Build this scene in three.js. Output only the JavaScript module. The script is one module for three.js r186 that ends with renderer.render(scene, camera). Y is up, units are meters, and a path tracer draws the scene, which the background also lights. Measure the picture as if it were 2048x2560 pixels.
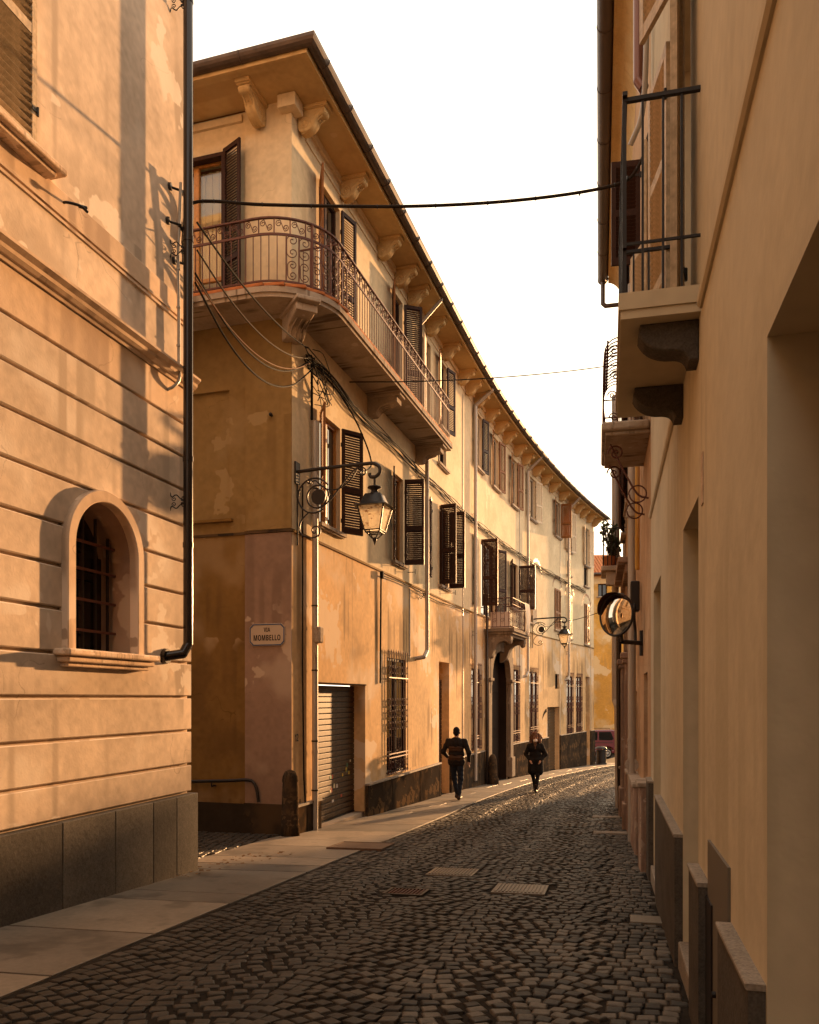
import * as THREE from 'three';
import { mergeGeometries, toCreasedNormals } from 'three/addons/utils/BufferGeometryUtils.js';
import { RoundedBoxGeometry } from 'three/addons/geometries/RoundedBoxGeometry.js';
import { MarchingCubes } from 'three/addons/objects/MarchingCubes.js';
import { FontLoader } from 'three/addons/loaders/FontLoader.js';
import { TextGeometry } from 'three/addons/geometries/TextGeometry.js';

// ---------- camera, sky, sun, exposure ----------
const scene = new THREE.Scene();
const camera = new THREE.PerspectiveCamera(2 * Math.atan(1280 / 2020) * 180 / Math.PI, 2048 / 2560, 0.05, 600);
camera.position.set(0, 1.6, 0);
camera.lookAt(0, 1.6, -10);
camera.setViewOffset(2048, 2560, 0, -465, 2048, 2560);   // shift lens: level camera, raised frame
const renderer = new THREE.WebGLRenderer({ antialias: true });
renderer.setSize(819, 1024);
renderer.toneMapping = THREE.LinearToneMapping;
renderer.toneMappingExposure = 2.75;
renderer.shadowMap.enabled = true;
renderer.shadowMap.type = THREE.PCFSoftShadowMap;
const SUN_AZ = 28 * Math.PI / 180, SUN_EL = 7.5 * Math.PI / 180;
const sunDir = new THREE.Vector3(Math.sin(SUN_AZ) * Math.cos(SUN_EL), Math.sin(SUN_EL), -Math.cos(SUN_AZ) * Math.cos(SUN_EL));
{
  const w = 256, h = 128, d = new Float32Array(w * h * 4), v = new THREE.Vector3();
  for (let j = 0; j < h; j++) for (let i = 0; i < w; i++) {
    const th = ((j + .5) / h - .5) * Math.PI, ph = ((i + .5) / w - .5) * 2 * Math.PI;
    v.set(Math.cos(th) * Math.cos(ph), Math.sin(th), Math.cos(th) * Math.sin(ph));
    const el = Math.max(v.y, 0), g = Math.pow(Math.max(v.dot(sunDir), 0), 5), hz = Math.pow(1 - el, 4);
    const k = (j * w + i) * 4, L = 0.60 + .08 * hz;
    d[k] = L * 1.02 + g * .85; d[k + 1] = L * .91 + g * .58; d[k + 2] = L * .77 + g * .28; d[k + 3] = 1;
  }
  const t = new THREE.DataTexture(d, w, h, THREE.RGBAFormat, THREE.FloatType);
  t.mapping = THREE.EquirectangularReflectionMapping; t.magFilter = t.minFilter = THREE.LinearFilter; t.needsUpdate = true;
  scene.background = t; scene.environment = t;
}
const sun = new THREE.DirectionalLight(new THREE.Color().setRGB(1, .53, .22), 5);
sun.position.copy(sunDir).multiplyScalar(80).add(new THREE.Vector3(3, 3, -20));
sun.target.position.set(3, 3, -20); sun.castShadow = true; sun.shadow.mapSize.set(4096, 4096); sun.shadow.radius = 2;
Object.assign(sun.shadow.camera, { left: -40, right: 40, top: 30, bottom: -30, near: 1, far: 200 });
scene.add(sun, sun.target);

// ---------- helpers ----------
const V3 = THREE.Vector3, PI = Math.PI;
let seed = 12345;
const rnd = () => { seed |= 0; seed = seed + 0x6D2B79F5 | 0; let t = Math.imul(seed ^ seed >>> 15, 1 | seed); t = t + Math.imul(t ^ t >>> 7, 61 | t) ^ t; return ((t ^ t >>> 14) >>> 0) / 4294967296; };
const rr = (a, b) => a + (b - a) * rnd();
const W = (x, y, z) => new V3(x, y, -z);                       // z = distance ahead of the camera
const lerp = (a, b, t) => a + (b - a) * t, clamp = (x, a = 0, b = 1) => Math.min(b, Math.max(a, x));
const sm = (a, b, x) => { const t = clamp((x - a) / (b - a)); return t * t * (3 - 2 * t); };
const names = {};
const numbered = n => { const k = names[n] = (names[n] ?? -1) + 1; return k ? n + '_' + String(k).padStart(3, '0') : n; };
const NI = g => { const r = g.index ? g.toNonIndexed() : g; for (const k of Object.keys(r.attributes)) if (!['position', 'normal', 'uv'].includes(k)) r.deleteAttribute(k); return r; };
const M = list => mergeGeometries(list.flat(9).map(NI));
function uvm(g, T = 1) {                                       // uv in metres / T, projected along each face's main axis
  g = NI(g); const p = g.attributes.position, n = p.count, uv = new Float32Array(n * 2), a = new V3(), b = new V3(), c = new V3();
  for (let i = 0; i < n; i += 3) {
    a.fromBufferAttribute(p, i); b.fromBufferAttribute(p, i + 1); c.fromBufferAttribute(p, i + 2);
    const nn = b.clone().sub(a).cross(c.clone().sub(a)), ax = Math.abs(nn.x), ay = Math.abs(nn.y), az = Math.abs(nn.z);
    [a, b, c].forEach((q, j) => {
      const u = ay > ax && ay > az ? q.x : ax > az ? q.z : q.x, v = ay > ax && ay > az ? q.z : q.y;
      uv[(i + j) * 2] = u / T; uv[(i + j) * 2 + 1] = v / T;
    });
  }
  g.setAttribute('uv', new THREE.BufferAttribute(uv, 2)); return g;
}
function mesh(name, geo, mat, parent, label) {
  const m = new THREE.Mesh(geo, mat); m.name = name; m.castShadow = m.receiveShadow = true;
  if (label) m.userData.label = label;
  parent && parent.add(m); return m;
}
function thing(name, label, category, pos, turn = 0, group) {
  const o = new THREE.Group(); o.name = numbered(name); scene.add(o);
  if (pos) o.position.copy(pos); o.rotation.y = turn; o.userData = { label, category }; if (group) o.userData.group = group;
  return o;
}
function single(name, geo, mat, label, category, pos, group) {
  const m = mesh(numbered(name), geo, mat, scene); if (pos) m.position.copy(pos);
  m.userData = { label, category }; if (group) m.userData.group = group; return m;
}
const box = (w, h, d, x = 0, y = 0, z = 0) => new THREE.BoxGeometry(w, h, d).translate(x, y, z);
const bx = (x0, x1, y0, y1, z0, z1) => box(x1 - x0, y1 - y0, z1 - z0, (x0 + x1) / 2, (y0 + y1) / 2, (z0 + z1) / 2);
const rb = (w, h, d, r, x = 0, y = 0, z = 0) => new RoundedBoxGeometry(w, h, d, 2, r).translate(x, y, z);
const cyl = (r0, r1, h, n = 12, x = 0, y = 0, z = 0) => new THREE.CylinderGeometry(r0, r1, h, n).translate(x, y, z);
const sph = (r, x = 0, y = 0, z = 0, a = 10, b = 8) => new THREE.SphereGeometry(r, a, b).translate(x, y, z);
const v3 = p => p.isVector3 ? p : new V3(...p);
const tube = (pts, r, seg, rad = 6, tension = .5) => { const P = pts.map(v3); return new THREE.TubeGeometry(P.length === 2 ? new THREE.LineCurve3(P[0], P[1]) : new THREE.CatmullRomCurve3(P, false, 'catmullrom', tension), seg || (P.length === 2 ? 1 : P.length * 5), r, rad); };
const bar = (a, b, r, rad = 6) => tube([a, b], r, 1, rad);
function poly(pts, r, rad = 8) {                               // pipe with mitred bends: straight runs with ball joints
  const P = pts.map(v3), g = [];
  for (let i = 0; i + 1 < P.length; i++) g.push(bar(P[i], P[i + 1], r, rad));
  for (let i = 1; i + 1 < P.length; i++) g.push(sph(r, P[i].x, P[i].y, P[i].z, 8, 6));
  return M(g);
}
function spiral(cx, cy, r0, r1, a0, turns, n = 22) {           // in the xy plane, from radius r0 to r1
  const P = []; for (let i = 0; i <= n; i++) { const t = i / n, a = a0 + turns * 2 * PI * t, r = lerp(r0, r1, t); P.push([cx + r * Math.cos(a), cy + r * Math.sin(a), 0]); } return P;
}
const shp = pts => new THREE.Shape(pts.map(p => new THREE.Vector2(p[0], p[1])));
const ext = (s, depth, bevel = 0, seg = 10) => new THREE.ExtrudeGeometry(s, { depth: depth - 2 * bevel, bevelEnabled: bevel > 0, bevelSize: bevel, bevelThickness: bevel, bevelOffset: -bevel, bevelSegments: 1, curveSegments: seg }).translate(0, 0, bevel);
const rectHole = (x0, x1, y0, y1) => { const h = new THREE.Path(); h.moveTo(x0, y0); h.lineTo(x0, y1); h.lineTo(x1, y1); h.lineTo(x1, y0); h.closePath(); return h; };

// ---------- textures ----------
const hash = (x, y, s) => { let h = Math.imul(x, 374761393) + Math.imul(y, 668265263) + Math.imul(s, 2147483647 - 77) | 0; h = Math.imul(h ^ h >>> 13, 1274126177); return ((h ^ h >>> 16) >>> 0) / 4294967296; };
function noise(x, y, per, s) {                                  // tileable value noise, per = whole number of cells
  const xi = Math.floor(x), yi = Math.floor(y), fx = x - xi, fy = y - yi, u = fx * fx * (3 - 2 * fx), v = fy * fy * (3 - 2 * fy);
  const X0 = ((xi % per) + per) % per, X1 = (X0 + 1) % per, Y0 = ((yi % per) + per) % per, Y1 = (Y0 + 1) % per;
  return lerp(lerp(hash(X0, Y0, s), hash(X1, Y0, s), u), lerp(hash(X0, Y1, s), hash(X1, Y1, s), u), v);
}
const fbm = (u, v, f, o, s) => { let a = 0, w = .5, t = 0; for (let i = 0; i < o; i++) { a += w * noise(u * f, v * f, f, s + i * 13); t += w; w *= .55; f *= 2; } return a / t; };
const s8 = c => Math.round(255 * clamp(c <= .0031308 ? 12.92 * c : 1.055 * Math.pow(c, 1 / 2.4) - .055));
function tex(n, fn, col = true) {
  const d = new Uint8Array(n * n * 4);
  for (let j = 0; j < n; j++) for (let i = 0; i < n; i++) {
    const c = fn(i / n, j / n), k = (j * n + i) * 4;
    if (col) { d[k] = s8(c[0]); d[k + 1] = s8(c[1]); d[k + 2] = s8(c[2]); } else d[k] = d[k + 1] = d[k + 2] = Math.round(255 * clamp(c));
    d[k + 3] = 255;
  }
  const t = new THREE.DataTexture(d, n, n); t.wrapS = t.wrapT = THREE.RepeatWrapping; t.magFilter = THREE.LinearFilter; t.minFilter = THREE.LinearMipmapLinearFilter; t.generateMipmaps = true;
  if (col) t.colorSpace = THREE.SRGBColorSpace; t.needsUpdate = true; return t;
}
const mul = (c, k) => [c[0] * k, c[1] * k, c[2] * k], mix3 = (a, b, t) => [lerp(a[0], b[0], t), lerp(a[1], b[1], t), lerp(a[2], b[2], t)];
function plaster(n, base, pale, dark, o = {}) {                 // limewash plaster: cloudy patches, pale scars, dirt runs, hairline cracks
  const sd = o.seed ?? 1, amt = o.amt ?? 1, peel = o.peel ?? .72, run = o.run ?? .5;
  return tex(n, (u, v) => {
    const wx = u + .03 * (fbm(u, v, 5, 3, sd + 60) - .5), wy = v + .03 * (fbm(u, v, 5, 3, sd + 90) - .5);
    const a = fbm(wx, wy, 4, 5, sd), b = fbm(wx, wy, 9, 5, sd + 7), f = fbm(u, v, 90, 2, sd + 21), st = fbm(u * 1, v * .125 * 8 / 8, 24, 3, sd + 31);
    const rn = noise(u * 60, v * 4, 60, sd + 41) * fbm(u, v, 6, 2, sd + 44);
    let c = mul(base, 1 + amt * ((a - .5) * .42 + (b - .5) * .25 + (f - .5) * .22));
    c = mix3(c, pale, amt * .55 * sm(.56, .74, fbm(wx, wy, 6, 4, sd + 3)));
    c = mix3(c, dark, amt * run * sm(.36, .62, rn));
    c = mix3(c, dark, amt * (o.blot ?? .45) * sm(.6, .78, fbm(wx, wy, 7, 5, sd + 11)));
    if (peel < 1) c = mix3(c, mul(pale, 1.08), .85 * sm(peel, peel + .02, fbm(wx, wy, 10, 5, sd + 17)) * sm(.45, .55, a));
    const cr = Math.abs(fbm(wx, wy, 5, 4, sd + 71) - .5); if (cr < .0014 && b > .52 && !o.smooth) c = mul(c, .75);
    return c;
  });
}
const grainBump = tex(512, (u, v) => .6 * fbm(u, v, 24, 4, 5) + .4 * fbm(u, v, 120, 2, 9), false);
const stoneBump = tex(512, (u, v) => fbm(u, v, 40, 4, 33), false);
const std = (o) => new THREE.MeshPhysicalMaterial(Object.assign({ roughness: .9, specularIntensity: (o.metalness ?? 0) > 0 || (o.roughness ?? .9) < .5 ? 1 : .22 }, o));
const C = (r, g, b) => new THREE.Color().setRGB(r, g, b);
const PT = 6;                                                   // plaster textures cover 6 m
const plasterMat = (base, pale, dark, o) => { const b = grainBump.clone(); b.repeat.set(3, 3); b.needsUpdate = true; return std({ map: plaster(o.n ?? 768, base, pale, dark, o), bumpMap: b, bumpScale: o.bump ?? .0016, roughness: .93, specularIntensity: o.spec ?? .1 }); };
const plasterBumpSize = 0;
const mLeft = plasterMat([.59, .47, .365], [.67, .58, .49], [.42, .335, .26], { seed: 3, peel: .63, n: 1024, amt: 1.35, run: .7 });
const mLeftPale = plasterMat([.62, .46, .33], [.72, .58, .46], [.36, .26, .19], { seed: 9, peel: .62, run: .8 });
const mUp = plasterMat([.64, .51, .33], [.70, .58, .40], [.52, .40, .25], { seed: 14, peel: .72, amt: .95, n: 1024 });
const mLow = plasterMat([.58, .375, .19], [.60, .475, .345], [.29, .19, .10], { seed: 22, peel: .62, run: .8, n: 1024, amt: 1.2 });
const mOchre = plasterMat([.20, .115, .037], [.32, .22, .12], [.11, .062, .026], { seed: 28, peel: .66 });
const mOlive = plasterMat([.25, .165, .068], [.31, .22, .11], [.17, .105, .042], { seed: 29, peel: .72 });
const mStone = plasterMat([.19, .145, .105], [.27, .215, .16], [.09, .065, .048], { seed: 59, peel: .7, run: 1 });
const mMauve = plasterMat([.255, .17, .127], [.44, .34, .26], [.16, .105, .076], { seed: 31, peel: .62 });
const mRight = plasterMat([.55, .47, .335], [.61, .53, .39], [.45, .38, .26], { seed: 37, peel: 2, amt: .75, run: .7, bump: .0015, blot: .06, smooth: 1 });
const mRough = plasterMat([.46, .295, .175], [.55, .39, .25], [.30, .19, .11], { seed: 41, peel: .66, bump: .015 });
const mSoffit = plasterMat([.53, .36, .165], [.58, .43, .23], [.36, .23, .10], { seed: 47, peel: .8, amt: .8 });
const mYellow = plasterMat([.56, .30, .07], [.62, .46, .26], [.42, .25, .09], { seed: 53, peel: .6 });
const mSlab = plasterMat([.36, .29, .225], [.48, .40, .32], [.15, .11, .08], { seed: 58, peel: .7, run: 1 });
const mDado = plasterMat([.04, .030, .022], [.10, .062, .033], [.022, .017, .013], { seed: 63, peel: .62, run: .8, spec: 0 });
function granite(base, s) { return std({ map: tex(512, (u, v) => { const f = noise(u * 170, v * 170, 170, s), g = fbm(u, v, 60, 2, s + 4), a = fbm(u, v, 4, 4, s + 9); return mul(base, .68 + .42 * f + .35 * (g - .5) + .6 * (a - .4)); }), bumpMap: stoneBump, bumpScale: .002, roughness: .75 }); }
const mGranite = granite([.125, .108, .09], 5), mGraniteDark = granite([.09, .077, .064], 8), mCap = granite([.27, .225, .18], 11);
const slabTones = [[.18, .146, .115], [.115, .098, .082], [.155, .128, .102], [.225, .18, .137]].map((b, i) => std({ map: tex(384, (u, v) => { const a = fbm(u, v, 4, 5, 70 + i), f = fbm(u, v, 70, 2, 80 + i); let c = mul(b, .72 + .5 * a + .3 * (f - .5)); return mix3(c, mul(b, .45), .7 * sm(.55, .72, fbm(u, v, 6, 4, 90 + i))); }), bumpMap: stoneBump, bumpScale: .0015, roughness: .5, specularIntensity: .8 }));
function wood(base, s, rough = .6) { return std({ map: tex(256, (u, v) => mul(base, .65 + .7 * fbm(u * 1, v * .0625 * 16, 16, 4, s) * (.8 + .4 * noise(u * 64, v * 3, 64, s)))), roughness: rough }); }
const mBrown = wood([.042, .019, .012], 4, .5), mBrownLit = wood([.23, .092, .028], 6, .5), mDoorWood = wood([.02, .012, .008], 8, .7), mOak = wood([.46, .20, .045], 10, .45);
const mWhiteWood = wood([.66, .52, .36], 12, .6), mBeige = wood([.50, .38, .25], 13, .5), mGreyWood = wood([.44, .37, .28], 15, .6);
const mIron = std({ color: C(.018, .013, .011), roughness: .5, metalness: .35 }), mRust = std({ color: C(.10, .033, .02), roughness: .6, metalness: .2 });
const mPipeDark = std({ color: C(.022, .015, .013), roughness: .22, metalness: .3 }), mGutter = std({ map: tex(256, (u, v) => mul([.085, .058, .043], .5 + fbm(u, v, 8, 4, 3))), roughness: .5, metalness: .35 });
const mPipeGrey = std({ map: tex(256, (u, v) => mul([.36, .31, .26], .7 + .6 * fbm(u, v, 8, 4, 13))), roughness: .45, metalness: .15 });
const mCopper = std({ color: C(.17, .06, .032), roughness: .35, metalness: .3 }), mCable = std({ color: C(.008, .007, .006), roughness: .9 }), mCableBrown = std({ color: C(.03, .021, .015), roughness: .85 }), mCableOrange = std({ color: C(.12, .05, .02), roughness: .8 });
const mGlass = new THREE.MeshPhysicalMaterial({ color: C(.012, .010, .009), roughness: .06, clearcoat: .6, clearcoatRoughness: .05 });
const mPane = new THREE.MeshPhysicalMaterial({ color: C(.9, .92, .9), roughness: .02, transmission: 1, thickness: 0, ior: 1.5, side: THREE.DoubleSide });
const mTerra = std({ map: tex(256, (u, v) => mul([.42, .15, .055], .65 + .7 * fbm(u, v, 8, 4, 23))), roughness: .8 });
const mShutterMetal = std({ map: tex(512, (u, v) => { const a = fbm(u, v, 5, 4, 91), b = fbm(u, v, 26, 4, 95); return mix3(mul([.11, .064, .028], .7 + .6 * a), [.04, .02, .011], .8 * sm(.56, .66, b)); }), roughness: .6, specularIntensity: .4 });
const mDirt = std({ map: tex(512, (u, v) => mul([.022, .017, .013], .5 + fbm(u, v, 30, 4, 98))), roughness: 1 });

// ---------- terrain ----------
const gy = z => z < 0 ? .24 : z < 16 ? -.06 * (z - 4) : z < 46 ? -.72 - .044 * (z - 16) : -2.04;
const xF = z => z < 21 ? -1.819 + .305 * (z - 12.5) : .7735 + .305 * (z - 21) + .0053 * (z - 21) ** 2;   // main building line
const xL = z => -2.39 + .265 * (z - 8.85);                     // left building line
const xE = z => z < 18.4 ? -2.22 + .255 * (z - 4.38) : xF(z) + 1.3755;   // pavement edge
const xR = z => z < 8.7 ? .47 + .245 * z : z < 18.5 ? 2.60 + .2347 * (z - 8.7) : 4.90 + .9 * (z - 18.5);   // right-hand row
const sheet = (zs, xa, xb, n, dy) => {                          // strip of ground following the slope
  const pos = [], uv = [], idx = [];
  zs.forEach(z => { for (let i = 0; i <= n; i++) { const x = lerp(xa(z), xb(z), i / n); pos.push(x, gy(z) + dy, -z); uv.push(x, z); } });
  for (let j = 0; j + 1 < zs.length; j++) for (let i = 0; i < n; i++) { const a = j * (n + 1) + i; idx.push(a, a + 1, a + n + 1, a + 1, a + n + 2, a + n + 1); }
  const g = new THREE.BufferGeometry(); g.setAttribute('position', new THREE.Float32BufferAttribute(pos, 3)); g.setAttribute('uv', new THREE.Float32BufferAttribute(uv, 2)); g.setIndex(idx); g.computeVertexNormals(); return g;
};
const zr = (a, b, st) => { const r = []; for (let z = a; z < b - 1e-6; z += st) r.push(z); r.push(b); return r; };
{
  const zs = [-200, -60, 0, 4, 16, 46, 200, 500];
  const m = mesh('ground', sheet(zs, () => -400, () => 400, 8, -.09), mDirt, scene); m.userData.kind = 'structure';
}
// plates set into the paving: [name, x, z, half width, half length, kind]
const plates = [['drain_grate', -.03, 7.55, .19, .17, 'grate'], ['cast_iron_cover', .47, 8.76, .25, .25, 'ribs'], ['cast_iron_cover', 1.06, 7.72, .25, .25, 'ribs'], ['cast_iron_cover', 1.88, 6.32, .15, .13, 'plain'], ['stone_plate', 3.80, 15.6, .26, .16, 'stone'], ['stone_plate', 3.17, 12.75, .26, .15, 'stone']];
const DIR = Math.atan(.255), cD = Math.cos(DIR), sD = Math.sin(DIR);
const inPlate = (x, z, m) => plates.some(([, px, pz, hw, hl]) => { const dx = x - px, dz = z - pz; return Math.abs(dx * cD - dz * sD) < hw + m && Math.abs(dx * sD + dz * cD) < hl + m; });
const street = new THREE.Group(); street.name = 'street'; street.userData.kind = 'structure'; scene.add(street);
mesh('bedding', sheet(zr(-6, 46, 1), z => xL(Math.min(z, 8.85)) - 4, z => xE(z) + 12, 12, -.012), mDirt, street);
{
  // a few stone shapes: box with a domed, irregular top
  const stone = k => {
    const N = 3, pos = [], idx = [], q = [];
    const cj = [0, 1, 2, 3].map(() => [rr(-.045, .045), rr(-.045, .045)]), tilt = [rr(-.05, .05), rr(-.05, .05)];
    const P = (i, j, lev) => {
      const u = i / N, v = j / N, jx = lerp(lerp(cj[0][0], cj[1][0], u), lerp(cj[2][0], cj[3][0], u), v), jz = lerp(lerp(cj[0][1], cj[1][1], u), lerp(cj[2][1], cj[3][1], u), v);
      let x = [-.5, -.36, .36, .5][i], z = [-.5, -.36, .36, .5][j]; const e = (i === 0 || i === 3 ? 1 : 0) + (j === 0 || j === 3 ? 1 : 0);
      if (e === 2) { x *= .965; z *= .965; }
      return [x + jx, lev ? -.6 : (e === 0 ? .0 : e === 1 ? -.045 : -.085) + x * tilt[0] + z * tilt[1] + (e ? 0 : rr(-.02, .02)), z + jz];
    };
    for (let j = 0; j <= N; j++) for (let i = 0; i <= N; i++) pos.push(...P(i, j, 0));
    for (let j = 0; j < N; j++) for (let i = 0; i < N; i++) { const a = j * 4 + i; idx.push(a, a + 4, a + 1, a + 1, a + 4, a + 5); }
    const ring = [0, 1, 2, 3, 7, 11, 15, 14, 13, 12, 8, 4], b0 = pos.length / 3;
    for (const r of ring) pos.push(pos[r * 3], -.6, pos[r * 3 + 2]);
    ring.forEach((r, i) => { const n = (i + 1) % 12; idx.push(r, ring[n], b0 + i, ring[n], b0 + n, b0 + i); });
    const g = new THREE.BufferGeometry(); g.setAttribute('position', new THREE.Float32BufferAttribute(pos, 3)); g.setIndex(idx);
    const uv = []; for (let i = 0; i < pos.length / 3; i++) uv.push(pos[i * 3] * .25 + k * .3, pos[i * 3 + 2] * .25); g.setAttribute('uv', new THREE.Float32BufferAttribute(uv, 2));
    g.computeVertexNormals(); return g;
  };
  const shapes = [0, 1, 2, 3, 4, 5].map(stone);
  const cobTex = tex(256, (u, v) => { const a = .55 + .55 * fbm(u, v, 12, 4, 120) + .35 * (noise(u * 120, v * 120, 120, 7) - .5); return [a, a, a]; });
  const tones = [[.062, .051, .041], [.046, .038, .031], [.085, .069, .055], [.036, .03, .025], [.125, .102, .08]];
  const mats = tones.map(t => std({ map: cobTex, color: C(...t), specularIntensity: .5, roughness: .58, bumpMap: stoneBump, bumpScale: .0015 }));
  const mInst = std({ map: cobTex, color: C(1, 1, 1), specularIntensity: .5, roughness: .58 });
  const list = [];
  const put = (x, z, w, l, ang, lum) => {
    if (inPlate(x, z, .045)) return;
    if (x > xR(z) - .07 || z < 1.2) return;
    const k = (x) / z, py = (1.6 - gy(z)) / z; if (k > .62 || k < -.75) return;
    list.push({ x, z, y: gy(z) + rr(-.006, .006), w, l, ang, tone: clamp(Math.floor(lum * 5 + rr(-1.1, 1.1)), 0, 4), sh: Math.floor(rnd() * 6), size: 1 / z / z * (k < .52 ? 1 : .2) * (py < .42 ? 1 : .05) });
  };
  const RW = .094, SEG = 1.42, AMP = -.15;
  let v = 2.2;
  while (v < 45) {                                              // rows of arcs across the street
    const tl = v < 18.4 ? .255 : .305 + .0106 * Math.max(v - 21, 0), nl = Math.hypot(1, tl), tx = tl / nl, tz = 1 / nl;
    const width = v < 19 ? 5 : 6.5; let u = .025 + rr(0, .04);
    const straightFrom = v < 17 ? 3.15 : 99;
    while (u < width) {
      const w = rr(.086, .108);
      const uc = u + w / 2, str = uc > straightFrom;
      const off = str ? 0 : -AMP * Math.cos(2 * PI * uc / SEG), sl = str ? 0 : AMP * 2 * PI / SEG * Math.sin(2 * PI * uc / SEG);
      const px = xE(v) + uc * tz + off * tx, pz = v - uc * tx + off * tz;
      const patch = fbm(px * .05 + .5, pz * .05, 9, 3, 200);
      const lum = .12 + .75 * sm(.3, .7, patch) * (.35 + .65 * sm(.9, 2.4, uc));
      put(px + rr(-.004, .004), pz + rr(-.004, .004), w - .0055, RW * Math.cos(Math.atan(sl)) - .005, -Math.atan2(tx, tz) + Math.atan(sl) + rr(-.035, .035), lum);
      u += w / Math.cos(Math.atan(sl)) * .97;
    }
    v += RW + rr(0, .004);
  }
  for (let z = 9.2; z < 13.2; z += .1) for (let x = -6.5; x < -1.2; x += .108) { // side street
    const inner = z < 12.5 ? lerp(-2.75, -1.98, clamp((z - 8.85) / 3.65)) : -1.819 - (z - 12.5) * 3.28;
    if (x < inner - .05) put(x + rr(-.01, .01), z + rr(-.008, .008), .096, .088, rr(-.1, .1), .1);
  }
  list.sort((a, b) => b.size - a.size);
  const near = list.slice(0, 300), far = list.slice(300);
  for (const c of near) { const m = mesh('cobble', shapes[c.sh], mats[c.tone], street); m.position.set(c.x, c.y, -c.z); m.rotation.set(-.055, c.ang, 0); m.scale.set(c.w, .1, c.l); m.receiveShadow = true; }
  const mt = new THREE.Matrix4(), qt = new THREE.Quaternion(), col = new THREE.Color();
  for (let s = 0; s < 6; s++) {
    const sub = far.filter(c => c.sh === s), im = new THREE.InstancedMesh(shapes[s], mInst, sub.length);
    im.name = 'cobbles'; im.userData.kind = 'stuff'; im.castShadow = im.receiveShadow = true;
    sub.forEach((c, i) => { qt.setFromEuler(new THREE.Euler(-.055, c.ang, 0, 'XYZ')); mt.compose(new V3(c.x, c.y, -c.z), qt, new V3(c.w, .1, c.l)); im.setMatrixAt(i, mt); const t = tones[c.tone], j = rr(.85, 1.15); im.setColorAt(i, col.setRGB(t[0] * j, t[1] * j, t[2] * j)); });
    street.add(im);
  }
  console.log('cobbles', list.length);
}
// pavement of flat stone slabs, each its own piece
const pavement = new THREE.Group(); pavement.name = 'pavement'; pavement.userData.kind = 'structure'; scene.add(pavement);
function slabGeo(c, top, thick = .07, bev = .002) {              // c: four corners [x,z] in order, top(z) gives height
  const cx = c.reduce((a, p) => a + p[0], 0) / 4, cz = c.reduce((a, p) => a + p[1], 0) / 4, pos = [], idx = [];
  const inn = c.map(([x, z]) => { const l = Math.hypot(cx - x, cz - z), k = bev * 1.6 / l; return [x + (cx - x) * k, z + (cz - z) * k]; });
  for (const [x, z] of inn) pos.push(x, top(z), -z);
  for (const [x, z] of c) pos.push(x, top(z) - bev, -z);
  for (const [x, z] of c) pos.push(x, top(z) - thick, -z);
  idx.push(0, 1, 2, 0, 2, 3);
  for (let i = 0; i < 4; i++) { const n = (i + 1) % 4; idx.push(4 + i, 4 + n, i, 4 + n, n, i, 8 + i, 8 + n, 4 + i, 8 + n, 4 + n, 4 + i); }
  let g = new THREE.BufferGeometry(); g.setAttribute('position', new THREE.Float32BufferAttribute(pos, 3)); g.setIndex(idx);
  g = uvm(g, 2); g.computeVertexNormals(); return g;
}
const inner = z => z < 8.85 ? xL(z) - .05 : z < 12.5 ? lerp(-2.75, -1.98, (z - 8.85) / 3.65) : xF(z) - .02;
{
  const lens = [1.1, .9, 1.25, .42, 1.15, .42, 1.2, .95, 1.25, .6, 1.1, .8, 1.3];
  let z = 1.0, i = 0; const skew = .3;
  while (z < 44) {
    const L = (z > 5.6 && z < 9 ? [.42, 1.2, .4, 1.25][i % 4] : lens[i % lens.length]) * rr(.92, 1.08), z1 = Math.min(z + L, 44.2), g = .011;
    const a = z + g + skew * (z < 12 ? 1 : .4), b = z1 - g + skew * (z < 12 ? 1 : .4);
    const dy = rr(-.002, .002);
    const split = z > 14 && rnd() < .5 ? rr(.4, .6) : 0;
    const mk = (f0, f1) => {
      const p = (zi, zo, f) => [lerp(inner(zi), xE(zo) - .01, f), lerp(zi, zo, f)];
      const m = mesh('paving_slab', slabGeo([p(a, z + g, f0), p(a, z + g, f1), p(b, z1 - g, f1), p(b, z1 - g, f0)], q => gy(q) + .001 + dy), slabTones[Math.floor(rnd() * 4)], pavement); m.castShadow = true;
    };
    if (split) { mk(0, split - .004); mk(split + .004, 1); } else mk(0, 1);
    z = z1; i++;
  }
}
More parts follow.
